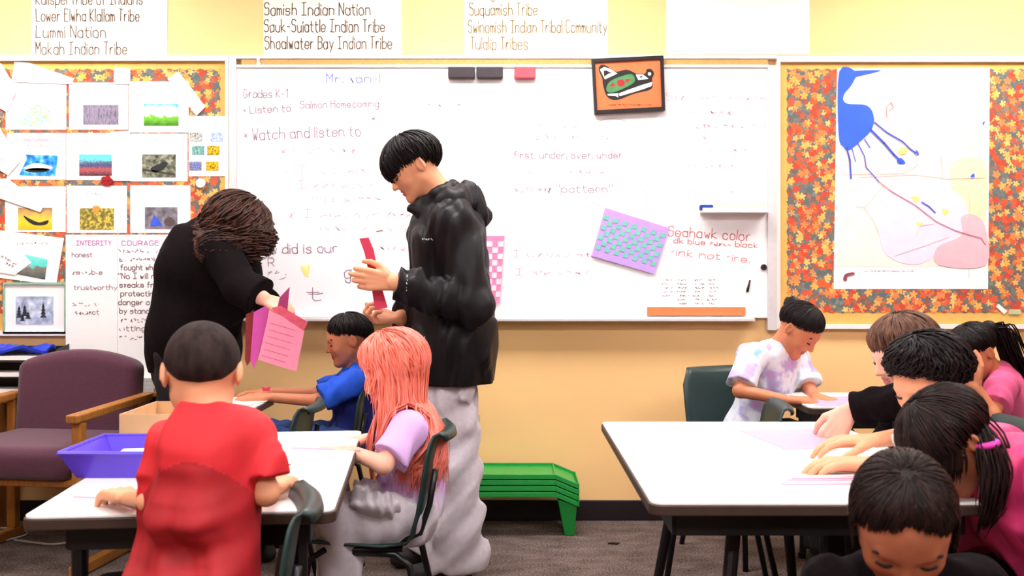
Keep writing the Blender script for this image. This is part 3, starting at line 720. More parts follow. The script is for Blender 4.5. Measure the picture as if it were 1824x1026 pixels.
put(wallpoly('ruler_strip', rectpx(1153, 547, 1328, 562.5), YB - .012, .011, mat('orange_brown_card', lin((206, 122, 74)), .7, .05), bevel=.001), 'orange-brown strip along the bottom of the whiteboard', 'strip')

# ---- bulletin boards
FAB = leaf_fabric()
YF = WALL - .014
def board(x0, x1, y0, y1, fx0, fx1, fy0, fy1, label, scal):
    o = empty('bulletin_board', U((x0+x1)/2, y1, WALL), label, 'bulletin board', 'bulletin boards')
    wallpoly('backing_paper', rectpx(x0 + 5, y0 + 3, x1 - 5, y1 - 5), YF + .002, .012, M_GOLD, o)
    pts = []
    n = int((fx1 - fx0)/9)
    if scal:
        for i in range(n + 1): pts.append((fx0 + (fx1-fx0)*i/n, fy0 + (3 if i % 2 else 0)))
        k = int((fy1 - fy0)/9)
        for i in range(1, k): pts.append((fx1 - (3 if i % 2 else 0), fy0 + (fy1-fy0)*i/k))
        for i in range(n + 1): pts.append((fx1 - (fx1-fx0)*i/n, fy1 - (3 if i % 2 else 0)))
        for i in range(1, k): pts.append((fx0 + (3 if i % 2 else 0), fy1 - (fy1-fy0)*i/k))
    wallpoly('leaf_fabric', pts, YF, .0018, FAB, o)
    for r in (rectpx(x0, y0 - 6, x1, y0 + 4), rectpx(x0, y1 - 8, x1, y1)): wallpoly('frame_rail', r, YF - .016, .03, M_FRAMEW, o)
    for r in (rectpx(x0, y0 + 4, x0 + 6, y1 - 8), rectpx(x1 - 6, y0 + 4, x1, y1 - 8)): wallpoly('frame_post', r, YF - .016, .03, M_FRAMEW, o)
board(-210, 407, 104, 598, -190, 393, 122, 560, 'autumn leaf bulletin board crowded with white photo sheets', True)
board(1384, 2010, 106, 586, 1401, 1990, 122, 558, 'autumn leaf bulletin board holding the large map', True)

# photo sheets
YP = YF - .002
def photo_sheet(c, ph, stops, label, text=None, zg=None, sc=40, st=(1, 1, 1), extra=None, ink=M_INKP, lift=0., m=M_PAPER):
    y = YP - lift
    o = wallpoly('photo_sheet', c, y, .0012, m); put(o, label, 'photo sheet', 'white photo sheets on the left board')
    nm = 'photo_print_%d' % len(bpy.data.materials)
    p = ph if isinstance(ph, list) else rectpx(*ph)
    zz = None
    if zg:
        zs = [U(0, q[1], y)[2] for q in p]; o0 = o.location[2]; zz = (min(zs) - o0, max(zs) - o0)
    wallpoly('photograph', p, y - .0012, .001, ramp_mat(nm, stops, sc, st, zgrad=zz), o)
    for e, em in (extra or []): wallpoly('photo_subject', e, y - .002, .0008, em, o)
    for (t, x, yy, w_, h_) in (text or []): lettering(t, x, yy, w_, h_, y - .0006, ink, o, 1.2)
    return o
sky, grn = (90, 190, 240), (80, 150, 60)
m_dark, m_wht = mat('photo_dark', (.02, .02, .025), .7), mat('photo_white', (.8, .78, .8), .7)
photo_sheet(rectpx(10, 145, 118, 231), [(34, 223), (52, 186), (88, 188), (92, 224), (60, 226)], [(.3, (90, 150, 90)), (.45, (230, 240, 170)), (.55, (120, 190, 230)), (.7, (240, 250, 210))], 'white sheet with pale blue and green river map, top left of the photo grid', sc=60)
photo_sheet(rectpx(123, 147, 228, 231), (148, 187, 211, 222), [(.3, (70, 60, 80)), (.5, (150, 140, 160)), (.62, (90, 80, 100)), (.75, (225, 220, 235))], 'white sheet with photo of grey tree trunks, top row', sc=30, st=(6, 1, .6))
photo_sheet(rectpx(229, 145, 336, 236), (256, 185, 318, 224), [(0, (60, 120, 30)), (.42, (120, 190, 60)), (.5, (230, 245, 250)), (.7, (240, 250, 255)), (1, (60, 180, 240))], 'white sheet with photo of green field under blue sky', zg=True)
photo_sheet(rectpx(12, 237, 117, 320), [(34, 312), (48, 282), (44, 275), (103, 277), (99, 314)], [(.35, (20, 90, 180)), (.55, (60, 160, 225)), (.7, (150, 215, 245))], 'white sheet titled September with photo of leaping whale on blue water', [('September', 40, 252, 48, 8), ('~~~ ~~~', 48, 262, 40, 7)], sc=30,
            extra=[(smoothpoly([(42, 300), (60, 291), (80, 293), (94, 298), (86, 303), (62, 304)], 4), m_wht), (smoothpoly([(44, 303), (62, 299), (88, 301), (80, 306), (58, 307)], 4), m_dark)])
photo_sheet(rectpx(118, 237, 230, 321), (141, 275, 199, 313), [(0, (60, 40, 60)), (.3, (180, 90, 90)), (.45, (60, 70, 120)), (.62, (90, 110, 120)), (.75, (110, 200, 235)), (1, (90, 200, 240))], 'white sheet with photo of a crowd below hills and sky', zg=True, sc=140)
photo_sheet(rectpx(231, 238, 334, 323), (253, 275, 313, 316), [(.3, (50, 52, 40)), (.5, (110, 112, 95)), (.7, (165, 168, 150))], 'white sheet with photo of a dark bird on grey branches', [('~~~', 275, 252, 20, 7)], sc=45,
            extra=[(smoothpoly([(268, 300), (285, 291), (294, 288), (299, 292), (290, 302), (276, 307)], 4), m_dark), ([(254, 300), (312, 309), (312, 313), (254, 304)], mat('photo_branch', lin((70, 66, 50)), .8))])
photo_sheet(rectpx(9, 332, 117, 413), (32, 370, 93, 409), [(0, (240, 180, 30)), (.4, (250, 205, 60)), (.7, (215, 170, 90)), (1, (150, 120, 90))], 'white sheet with photo of a dark fish on yellow ground', zg=True,
            extra=[(smoothpoly([(42, 384), (54, 390), (70, 396), (86, 392), (82, 400), (62, 401), (48, 393)], 4), m_dark)])
photo_sheet(rectpx(119, 331, 226, 415), (142, 371, 203, 409), [(.3, (90, 80, 40)), (.5, (140, 125, 60)), (.62, (220, 200, 80)), (.75, (120, 110, 80))], 'white sheet with photo of yellow weed and a leaf sticker', [('~~~~~~~', 152, 347, 36, 8)], sc=70,
            extra=[(smoothpoly([(165, 369), (171, 366), (178, 369), (176, 376), (171, 381), (166, 376)], 4), mat('leaf_sticker', lin((225, 150, 60)), .7))])
photo_sheet(rectpx(232, 330, 339, 415), (258, 369, 316, 408), [(.3, (80, 75, 85)), (.55, (125, 118, 128)), (.75, (160, 155, 165))], 'white sheet with photo of blue and white figures on grey', [('~~~', 276, 344, 16, 7)], sc=30,
            extra=[([(267, 403), (274, 384), (280, 388), (290, 402)], mat('photo_blue', lin((60, 90, 220)), .7)), (smoothpoly([(292, 393), (302, 386), (312, 394), (308, 402), (296, 402)], 4), mat('photo_brownish', lin((90, 75, 75)), .7))])
photo_sheet([(-18, 408), (114, 424), (100, 508), (-24, 492)], [(28, 488), (60, 458), (40, 452), (85, 462), (80, 498)][0:1] + [(58, 470), (40, 452), (85, 462), (80, 498)], [(0, (60, 70, 75)), (.45, (130, 125, 115)), (.55, (90, 210, 200)), (1, (130, 225, 215))], 'tilted white sheet with photo of teal water over dark rock', [('~~~ ~~~~ ~~~~', 30, 436, 55, 8)], zg=True, lift=.002)
fp = empty('framed_photo', U(60, 595, YP), 'pale green framed winter photo of snowy trees, below the tilted sheet', 'framed photo')
Cq, Iq = rectpx(5, 503, 117, 595), rectpx(8, 507, 114, 591)
for i in range(4):
    j = (i+1) % 4; wallpoly('frame_side', [Cq[i], Cq[j], Iq[j], Iq[i]], YP - .014, .014, mat('sage_green_frame', lin((150, 188, 165)), .5), fp)
wallpoly('mount', Iq, YP - .006, .005, M_PAPER, fp)
wallpoly('photograph', rectpx(28, 528, 95, 578), YP - .0072, .001, ramp_mat('winter_photo', [(.3, (110, 122, 150)), (.5, (170, 182, 205)), (.7, (225, 230, 240))], 25, zgrad=None), fp)
tr = G()
for x, y0_, h_ in ((34, 566, 24), (44, 563, 22), (50, 568, 14), (77, 566, 30), (40, 572, 14)):
    for k in range(4):
        q = [U(x - 6 + k, y0_ - k*h_/5, YP - .008), U(x + 6 - k, y0_ - k*h_/5, YP - .008), U(x, y0_ - (k+1.6)*h_/5, YP - .008)]; tr.add(q, [(0, 1, 2)])
tr.ob('photo_subject', mat('photo_slate', lin((52, 58, 72)), .8), fp)
# page of six small pictures
six = wallpoly('photo_sheet', rectpx(336, 207, 405, 314), YP, .0012, M_PAPER); put(six, 'white sheet of six tiny pictures at right edge of the left board', 'photo sheet', 'white photo sheets on the left board')
for (x, y), st in zip([(338, 236), (375, 236), (342, 260), (369, 260), (337, 288), (367, 288)], [[(.3, (70, 75, 60)), (.7, (225, 225, 220))], [(.3, (80, 130, 210)), (.7, (230, 235, 245))], [(.3, (60, 110, 110)), (.7, (150, 200, 190))], [(.35, (60, 50, 20)), (.6, (245, 195, 40))], [(.3, (120, 60, 60)), (.7, (110, 160, 220))], [(.35, (70, 50, 10)), (.6, (250, 190, 30))]]):
    wallpoly('small_photo', rectpx(x, y, x + 22, y + 16), YP - .001, .0008, ramp_mat('tiny_photo_%d' % x, st, 160), six)
# loose tilted sheets and strips
def sheet(c, label, text=(), lift=.003, m=M_PAPER, ink=M_INKP, cat='paper sheet', tilt=0., name='paper_sheet'):
    o = wallpoly(name, c, YP - lift, .001, m); put(o, label, cat, 'loose white papers on the left board')
    for (t, x, yy, w_, h_) in text: lettering(t, x, yy, w_, h_, YP - lift - .0006, ink, o, 1.2, tilt)
    return o
sheet([(26, 109), (52, 112), (132, 140), (128, 150), (20, 146)], 'pale paper strip slanting across the top left of the photo board', lift=.004)
sheet([(-30, 116), (2, 113), (30, 160), (12, 200), (-30, 176)], 'white paper with curled corner at left border above the whale sheet', [('~~ ~~', 2, 176, 24, 8)], .005)
sheet([(298, 140), (318, 127), (366, 190), (350, 206)], 'tilted white paper strip at upper right of the photo grid', [('~~', 336, 192, 16, 7)], .005)
sheet([(203, 120), (232, 122), (232, 150), (203, 150)], 'small white paper tab above the tree trunk sheet', lift=.004)
sheet([(-40, 222), (0, 228), (36, 288), (14, 312), (-40, 280)], 'slanted handwritten white paper at left border beside the whale sheet', [('~~~ ~~~~~', -14, 262, 34, 9), ('~~~~~', -8, 276, 26, 9)], .006, tilt=.9)
sheet([(-40, 320), (14, 318), (78, 366), (72, 378), (-40, 340)], 'slanted white paper strip above the yellow fish sheet', lift=.006)
sheet([(-30, 440), (36, 446), (56, 468), (26, 490), (-30, 480)], 'small slanted note overlapping the tilted teal water sheet', [('~~~~ ~~', 2, 458, 30, 7), ('~~~', 10, 470, 14, 7)], .006, ink=M_INKM, tilt=.5)
sheet([(196, 235), (231, 233), (232, 322), (202, 322)], 'white paper slip overlapping the crowd photo sheet', lift=.003)
fl = empty('paper_flower', U(190, 328, YP - .01), 'small dark red paper flower under the crowd sheet', 'paper flower')
for k in range(5):
    a = 2*math.pi*k/5; c = (190 + 6*math.cos(a), 322 + 5*math.sin(a))
    wallpoly('petal', [(c[0] + 5.5*math.cos(t), c[1] + 5*math.sin(t)) for t in np.linspace(0, 6.28, 9)[:-1]], YP - .006 - .0008*k, .002, mat('dark_red_paper', lin((165, 20, 32)), .8), fl)
disc('white_rosette', 357, 326, 8.5, YP - .012, .01, M_PAPER, 'round white paper badge below the sheet of tiny pictures', 'badge')
# integrity / courage chart
o = wallpoly('handwritten_chart', rectpx(117, 418, 209, 668), YP - .022, .0012, M_PAPER); put(o, 'tall white chart headed INTEGRITY, hanging behind the purple armchair', 'chart', 'value charts')
lettering('INTEGRITY', 136, 437, 62, 8, YP - .0226, M_INKV, o, 1.5)
for t, x, y, w_ in (('honest', 128, 458, 36), ('~e~~~b~e', 130, 489, 52), ('trustworthy', 132, 516, 76), ('~~~~~', 130, 545, 46), ('~~~~~ct', 134, 560, 42)): lettering(t, x, y, w_, 9, YP - .0226, M_INKM, o, 1.3)
o = wallpoly('handwritten_chart', rectpx(209.5, 418, 330, 670), YP - .022, .0012, M_PAPER); put(o, 'tall white chart headed COURAGE, partly behind the woman in black', 'chart', 'value charts')
lettering('COURAGE', 217, 437, 66, 8, YP - .0226, M_INKV, o, 1.5)
for k, (t, w_) in enumerate((('~~~~~~~ ~~~', 86), ('~~ ~~~~~~~~ ~~', 84), ('fought when ~~', 86), ('"No I will not', 80), ('s~eaks fro~', 74), ('protecting o~', 84), ('danger of li~~', 82), ('by standing', 70), ('~~ ~~~~~', 48), ('~~tting', 48), ('~~ ~~~', 40))):
    lettering(t, 211 + (k % 3)*2, 450 + k*15.5, w_, 10, YP - .0226, M_INKK if 1 < k < 9 else M_INKM, o, 1.5)

# map
mp = empty('wall_map', U(1626, 516, YP), 'large pale map with a blue sea inlet, pinned on the right leaf board', 'map')
wallpoly('map_sheet', [(1491, 122), (1763, 121), (1760, 515), (1485, 515)], YP, .0015, M_PAPER, mp)
ymap = YP - .0008
prt = lambda nm, c, pts, k, s=True: wallpoly(nm, smoothpoly(pts, 4) if s else pts, ymap - .0005*k, .0008, mat('map_' + nm, lin(c), .8, .05, 12), mp)
prt('land_tint', (244, 226, 216), [(1495, 126), (1757, 126), (1755, 475), (1490, 475)], 0, False)
prt('north_tint', (248, 238, 196), [(1655, 142), (1742, 140), (1746, 270), (1700, 250), (1640, 200)], 1)
prt('plain_tint', (244, 230, 178), [(1695, 290), (1755, 288), (1755, 390), (1735, 400), (1700, 350)], 2)
prt('valley_tint', (240, 212, 232), [(1590, 330), (1700, 340), (1720, 400), (1640, 470), (1570, 440)], 3)
prt('reserve_tint', (238, 180, 190), [(1712, 388), (1735, 382), (1755, 405), (1756, 472), (1672, 472), (1670, 440), (1712, 420)], 4)
prt('sea_inlet', (52, 96, 226), [(1495, 127), (1525, 128), (1518, 150), (1503, 170), (1508, 184), (1545, 188), (1557, 210), (1552, 232), (1535, 250), (1512, 268), (1503, 262), (1494, 240)], 5)
prt('sea_inlet', (52, 96, 226), [(1515, 127), (1570, 125), (1540, 133), (1518, 137)], 6)
prt('lake', (52, 96, 226), [(1598, 286), (1605, 281), (1613, 291), (1601, 292)], 5); prt('lake', (52, 96, 226), [(1628, 270), (1634, 268), (1637, 276), (1631, 276)], 5)
prt('lake', (70, 90, 220), [(1730, 312), (1735, 309), (1736, 317), (1729, 318)], 5); prt('lake', (70, 90, 220), [(1750, 220), (1754, 215), (1753, 223)], 5)
for a in ([(1600, 268), (1612, 262), (1616, 272), (1604, 275)], [(1622, 350), (1638, 352), (1632, 360)], [(1678, 372), (1690, 376), (1684, 384)], [(1632, 396), (1645, 398), (1637, 403)]): prt('town', (250, 224, 120), a, 6)
m_riv = mat('map_river', lin((58, 84, 205)), .8); m_road = mat('map_road', lin((190, 130, 150)), .8); m_fine = mat('map_fine_line', lin((232, 200, 205)), .8)
for p, sw in (([(1550, 230), (1575, 255), (1592, 275), (1606, 289)], 4), ([(1558, 218), (1580, 236), (1608, 252), (1622, 266), (1633, 273)], 2.6), ([(1508, 262), (1514, 285), (1516, 318)], 3), ([(1528, 255), (1540, 278), (1543, 298), (1566, 324)], 2), ([(1540, 248), (1550, 263)], 2), ([(1518, 265), (1524, 288)], 1.6), ([(1642, 360), (1655, 368), (1666, 379)], 2.4)):
    strokes([p], sw, ymap - .004, m_riv, mp, 'river')
strokes([[(1566, 324), (1590, 342), (1630, 365), (1668, 395), (1700, 410), (1725, 418), (1748, 424), (1755, 436)]], 1.8, ymap - .004, m_road, mp, 'road')
strokes([[(1665, 398), (1640, 402), (1632, 420)], [(1578, 326), (1562, 345), (1540, 370), (1522, 366)], [(1540, 370), (1560, 400), (1566, 420)], [(1595, 455), (1640, 440), (1690, 422)], [(1530, 315), (1630, 310), (1690, 318), (1755, 316)], [(1676, 275), (1680, 310), (1673, 330)], [(1723, 225), (1710, 262), (1685, 285)], [(1630, 260), (1634, 295), (1610, 308), (1500, 310)], [(1725, 330), (1728, 370), (1716, 412)]], 1.2, ymap - .0036, m_fine, mp, 'fine_lines')
strokes([[(1580, 210), (1579, 190), (1588, 182), (1591, 192), (1583, 198)]], 1.6, ymap - .004, mat('map_mark', lin((225, 150, 150)), .8), mp, 'map_mark')
wallpoly('map_emblem', smoothpoly([(1502, 498), (1506, 488), (1520, 485), (1522, 489), (1510, 492), (1508, 500)], 4), ymap - .004, .0008, mat('map_emblem', lin((150, 70, 90)), .8), mp)
lettering('~ ~~~~~~ ~~~ ~~ ~~~ ~~~~~~ ~~~ ~~~~~', 1541, 484, 85, 3.5, ymap - .0006, m_road, mp, .8)
strokes([[(1726, 476), (1726, 496)]], 1, ymap, m_fine, mp, 'fine_lines')
for c, lab in (([(1774, 546), (1779, 541), (1794, 554), (1789, 560)], 'torn white paper scrap at bottom right of the leaf fabric'), ([(1797, 551), (1818, 551), (1818, 560), (1797, 560)], 'pale green paper scrap beside the torn white one')):
    o = wallpoly('paper_scrap', c, YP - .002, .0012, M_PAPER if c[0][0] == 1774 else mat('pale_green_paper', lin((205, 210, 160)), .8)); put(o, lab, 'paper scrap')
# outlet
ol = empty('wall_outlet', U(850, 780, WALL), 'pale grey wall outlet plate behind the young man in sweatpants', 'outlet')
wallpoly('cover_plate', rectpx(826, 739, 854, 781), WALL - .006, .006, mat('outlet_grey', lin((180, 168, 150)), .5), ol, bevel=.002)
for y in (750, 768):
    for x in (836, 843): wallpoly('socket_slot', rectpx(x, y - 4, x + 1.5, y + 4), WALL - .0066, .001, M_BLACK, ol)

# ================================================================== furniture
TZ = .66
def table(name, corners, label, z=TZ, r=.03, splay=False):
    """school table: laminate top with dark edge band, four legs with feet; corners in plan, counter-clockwise"""
    c = np.array(corners, float); ce = c.mean(0)
    t = empty(name, (ce[0], ce[1], 0), label, 'table', 'school tables')
    ax = c[1] - c[0]; w_ = np.linalg.norm(ax); ax = ax / w_; ay = A(-ax[1], ax[0]); l_ = np.linalg.norm(c[3] - c[0])
    def loc(x, y, zz): p = ce + ax*x + ay*y; return (p[0], p[1], zz)
    ro = rrect(-w_/2, -l_/2, w_/2, l_/2, r); ri = rrect(-w_/2 + .004, -l_/2 + .004, w_/2 - .004, l_/2 - .004, r - .003)
    G().prism([loc(x, y, z - .004) for x, y in ri], (0, 0, .004)).ob('tabletop', M_LAM, t)
    G().prism([loc(x, y, z - .028) for x, y in ro], (0, 0, .0235)).ob('edge_band', M_EDGE, t, bevel=.003)
    g = G(); a, b = w_/2 - .07, l_/2 - .09
    for p, q in (((-a, -b), (a, -b)), ((a, -b), (a, b)), ((a, b), (-a, b)), ((-a, b), (-a, -b))):
        d = nrm(A(q[0]-p[0], q[1]-p[1])); n_ = A(-d[1], d[0])*.009
        g.prism([loc(p[0]+n_[0], p[1]+n_[1], z - .09), loc(p[0]-n_[0], p[1]-n_[1], z - .09), loc(q[0]-n_[0], q[1]-n_[1], z - .09), loc(q[0]+n_[0], q[1]+n_[1], z - .09)], (0, 0, .0618))
    g.ob('apron', M_BLACK, t)
    for sx in (-1, 1):
        for sy in (-1, 1):
            x, y = sx*(a - (.17 if splay else .015)), sy*(b - (.15 if splay else .015)); k = .15 if splay else 0.
            p0 = A(*loc(x, y, z - .03)); p1 = A(*loc(x + sx*k*.6, y + sy*k, .02))
            lg = G().tube([p0, p0*.5 + p1*.5, p1], [.018, .016, .014], 10).ob('leg', M_BLACK, t, smooth=False)
            G().tube([A(p1[0], p1[1], .022), A(p1[0], p1[1], .0)], .02, 10).ob('foot_cap', M_BLACK, lg)
    return t
def rot_rect(cx, cy, w_, l_, ang):
    c, s_ = math.cos(ang), math.sin(ang)
    return [(cx + x*c - y*s_, cy + x*s_ + y*c) for x, y in ((-w_/2, -l_/2), (w_/2, -l_/2), (w_/2, l_/2), (-w_/2, l_/2))]
T1 = rot_rect(-.733, 2.575, .632, 1.075, math.radians(5.5))
table('school_table', T1, 'white table in front of the boy in the red shirt')
table('school_table', [(.292, 2.135), (1.07, 2.135), (1.07, 3.33), (.31, 3.33)], 'large white table on the right with a bare left half', splay=True)
table('school_table', [(-1.3, 3.36), (-.95, 3.36), (-.95, 4.0), (-1.3, 4.0)], 'white table reached by the boy in the blue shirt')
table('school_table', [(1.1, 3.68), (1.66, 3.68), (1.66, 4.16), (1.1, 4.16)], 'small white table beside the girl in tie-dye')

# ---- school chair (one prototype, copied); faces +Y in its own frame, seat .39 high
def chair_proto():
    t = empty('school_chair', (0, 0, 0))
    prof = [(.205, .372), (.19, .386), (.14, .392), (.05, .386), (-.06, .378), (-.13, .386), (-.165, .42), (-.182, .48), (-.196, .56), (-.208, .64), (-.216, .675), (-.228, .697), (-.246, .703), (-.262, .692), (-.266, .676)]
    P = np.array(prof); nu = 11; th = .008; N = len(P)
    T = np.gradient(P, axis=0); nr = np.stack([-T[:, 1], T[:, 0]], 1); nr /= np.linalg.norm(nr, axis=1)[:, None]
    V = []; 
    for side in (0, 1):
        for i in range(N):
            hw = .175 if i < 6 else (.19 if i < 10 else .19 - .016*(i - 9)**.8)
            for k in range(nu):
                u = -1 + 2*k/(nu-1); bend = -.022*u*u if i > 5 else .012*u*u
                y = P[i, 0] + (-bend if i > 5 else 0) + nr[i, 0]*th*side; z = P[i, 1] + (bend if i <= 5 else 0) + nr[i, 1]*th*side
                V.append((u*hw, y, z))
    F = []; q = lambda s_, i, k: s_*N*nu + i*nu + k
    for i in range(N-1):
        for k in range(nu-1):
            F.append((q(0,i,k), q(0,i+1,k), q(0,i+1,k+1), q(0,i,k+1))); F.append((q(1,i,k), q(1,i,k+1), q(1,i+1,k+1), q(1,i+1,k)))
        F.append((q(0,i,0), q(1,i,0), q(1,i+1,0), q(0,i+1,0))); F.append((q(0,i,nu-1), q(0,i+1,nu-1), q(1,i+1,nu-1), q(1,i,nu-1)))
    for k in range(nu-1):
        F.append((q(0,0,k), q(0,0,k+1), q(1,0,k+1), q(1,0,k))); F.append((q(0,N-1,k), q(1,N-1,k), q(1,N-1,k+1), q(0,N-1,k+1)))
    mesh('seat_shell', V, F, M_GREEN, t, smooth=True)
    for sx in (-1, 1):
        G().tube([(sx*.15, -.12, .375), (sx*.152, .10, .372), (sx*.158, .145, .345), (sx*.19, .2, .0)], .0105, 8).ob('leg', M_CHROME, t, smooth=True)
        G().tube([(sx*.15, .04, .366), (sx*.155, -.1, .36), (sx*.16, -.14, .33), (sx*.185, -.21, .0)], .0105, 8).ob('leg', M_CHROME, t, smooth=True)
        G().tube([(sx*.13, -.06, .366), (sx*.15, -.17, .42), (sx*.15, -.196, .50), (sx*.15, -.2135, .6)], .009, 8).ob('back_strut', M_CHROME, t, smooth=True)
    G().tube([(-.152, .07, .362), (.152, .07, .362)], .008, 8).ob('crossbar', M_CHROME, t, smooth=True)
    return t
CH = chair_proto(); _first = [True]
def chair(x, y, face, label, s_=1.0):
    """face = direction in plan the sitter looks"""
    c = CH if _first[0] else copy_tree(CH); _first[0] = False
    c.location = (x, y, 0); c.rotation_euler = (0, 0, math.atan2(face[1], face[0]) - math.pi/2); c.scale = (s_, s_, s_)
    put(c, label, 'chair', 'green plastic school chairs')
chair(-.43, 2.97, (-1, 0), 'dark green school chair under the girl with pink hair')
chair(-.645, 1.985, (-1, -.21), 'dark green school chair beside the boy in red, at the lower edge')
chair(-.93, 3.52, (-1, 0), 'empty dark green school chair tucked at the table before the boy in blue')
chair(-.80, 4.12, (-1, 0), 'dark school chair under the boy in the blue shirt')
chair(1.0, 4.14, (.42, -.9), 'dark green school chair with broad back behind the girl in tie-dye', 1.07)
chair(.72, 3.52, (-1, .1), 'empty dark green school chair at the far end of the large right table')
chair(2.0, 3.68, (-.3, 1), 'dark green school chair at right picture edge, by the girl in pink')
for y, who in ((3.08, 'child in the black top'), (2.65, 'curly haired child in white'), (2.2, 'child in the magenta jacket')):
    chair(1.36, y, (-1, 0), 'dark green school chair under the %s' % who)

# ---- purple armchair
th = math.radians(8); fdir = A(-math.sin(th), -math.cos(th)); rdir = A(math.cos(th), -math.sin(th)); AC = A(-1.92, 4.09)
def ac(r_, f_, z): p = AC + rdir*r_ + fdir*f_; return A(p[0], p[1], z)
arm = empty('armchair', (AC[0], AC[1], 0), 'purple upholstered armchair with honey wood arms by the back wall', 'armchair')
M_PURP = mat('plum_upholstery', lin((84, 40, 60)), .9, .12, 160, .25, 500, sheen=.2)
S = SDF(); FR = np.stack([A(rdir[0], rdir[1], 0), A(fdir[0], fdir[1], 0), A(0, 0, 1)])
def soft_box(name, lo, hi, rad, m, parent, arch=0., lean=0., h=.012):
    lo, hi = np.array(lo), np.array(hi); c = (lo + hi)/2; hs = (hi - lo)/2 - rad; o3 = A(AC[0], AC[1], 0)
    def ev(P):
        q = (P - o3.astype(np.float32)) @ FR.T.astype(np.float32)
        q[:, 1] += lean*(q[:, 2] - lo[2])
        if arch: q[:, 2] += arch*((q[:, 0] - c[0])/hs[0])**2*np.clip((q[:, 2] - c[2])/hs[2], 0, 1)
        d = np.abs(q - c) - hs; return (np.sqrt((np.maximum(d, 0)**2).sum(1)) + np.minimum(d.max(1), 0) - rad).astype(np.float32)
    ce = o3 + c @ FR; V, F = polygonise(ev, ce - .5, ce + .5, h); return mesh(name, V, F, m, parent, smooth=True)
soft_box('back_cushion', (-.285, -.30, .40), (.275, -.185, .825), .045, M_PURP, arm, .04, .10)
soft_box('seat_cushion', (-.27, -.22, .36), (.27, .285, .49), .045, M_PURP, arm)
for sr in (-1, 1):
    x = sr*.305
    def bar(name, pts, w_=.02, t_=.022):
        g = G(); R0 = A(rdir[0], rdir[1], 0)
        for a, b in zip(pts[:-1], pts[1:]):
            d = nrm(b - a); n_ = nrm(np.cross(d, R0))
            g.prism([a - R0*w_ - n_*t_, a + R0*w_ - n_*t_, a + R0*w_ + n_*t_, a - R0*w_ + n_*t_], b - a)
        return g.ob(name, M_WOOD, arm, bevel=.006)
    bar('armrest', [ac(x, .30, .605), ac(x, -.27, .625)], .026, .016)
    bar('leg', [ac(x, .25, .59), ac(x, .25, .045)]); bar('leg', [ac(x, -.24, .61), ac(x, -.24, .045)])
    bar('runner', [ac(x, .29, .024), ac(x, -.29, .024)], .02, .022)
G().tube([ac(-.29, .22, .345), ac(.29, .22, .345)], .016, 8).ob('cross_rail', M_WOOD, arm)
G().tube([ac(-.29, -.22, .345), ac(.29, -.22, .345)], .016, 8).ob('cross_rail', M_WOOD, arm)

# ---- low wooden desk at the left edge, with letter trays, folder, papers
dk = empty('wooden_desk', (-2.75, 4.35, 0), 'low honey wood desk at the left edge behind the armchair', 'desk')
G().prism([(-3.3, 4.05, .575), (-2.29, 4.05, .575), (-2.29, 4.47, .575), (-2.0, 4.47, .575), (-2.0, 4.64, .575), (-3.3, 4.64, .575)], (0, 0, .035)).ob('desktop', M_WOOD, dk, bevel=.004)
for x0 in (-3.28, -2.33): G().box((x0, 4.1, 0), (x0 + .04, 4.6, .575)).ob('side_panel', M_WOOD, dk)
G().box((-3.24, 4.57, .15), (-2.33, 4.59, .575)).ob('back_panel', M_WOOD, dk)
tz0 = .611
for k in range(3):
    t = empty('letter_tray', (-2.3, 4.55, tz0 + k*.075), ['black letter tray at the bottom of the desk stack', 'black letter tray in the middle of the desk stack', 'black letter tray on top, holding a blue folder'][k], 'letter tray', 'letter trays on the desk')
    z0 = tz0 + k*.075; x0, x1, y0, y1 = -2.52, -2.06, 4.475, 4.635
    G().box((x0, y0, z0), (x1, y1, z0 + .004)).ob('tray_floor', M_BLACK, t)
    G().box((x0, y1 - .004, z0), (x1, y1, z0 + .06)).ob('back_wall', M_BLACK, t)
    for xx in (x0, x1 - .004): G().prism([(xx, y0, z0), (xx, y1, z0), (xx, y1, z0 + .07), (xx, y0 + .03, z0 + .05)], (.004, 0, 0)).ob('side_wall', M_BLACK, t)
    st = mesh('paper_stack', *(lambda g: (np.vstack(g.V), g.F))(G().box((x0 + .02, y0 + .01, z0 + .006), (x1 - .03, y1 - .03, z0 + .024))), M_PAPER)
    put(st, ['white paper stack inside the lowest black letter tray', 'white paper stack inside the middle black letter tray', 'white paper stack under the blue folder in the upper tray'][k], 'paper')
zf = tz0 + .15 + .056
g = G()
rr_ = np.random.RandomState(4); nx, ny = 9, 6; Vv = [(-2.49 + .38*i/(nx-1), 4.485 + .12*j/(ny-1), zf + .014*math.sin(i*1.3 + j) + .006*rr_.rand()) for j in range(ny) for i in range(nx)]
top = len(Vv); Vv += [(x, y, z - .012) for x, y, z in Vv]; Ff = []
for j in range(ny-1):
    for i in range(nx-1):
        a = j*nx + i; Ff += [(a, a+1, a+nx+1, a+nx), (top+a, top+a+nx, top+a+nx+1, top+a+1)]
ring = [i for i in range(nx)] + [j*nx + nx-1 for j in range(1, ny)] + [(ny-1)*nx + i for i in range(nx-2, -1, -1)] + [j*nx for j in range(ny-2, 0, -1)]
for a, b in zip(ring, ring[1:] + ring[:1]): Ff.append((a, top+a, top+b, b))
put(mesh('crumpled_folder', Vv, Ff, mat('royal_blue_vinyl', lin((30, 60, 200)), .3)), 'crumpled royal blue vinyl folder on the letter trays', 'folder')
put(G().box((-2.7, 4.08, .6105), (-2.31, 4.24, .6135)).ob('printed_page', M_PAPER), 'white printed page at the front of the wooden desk', 'paper')
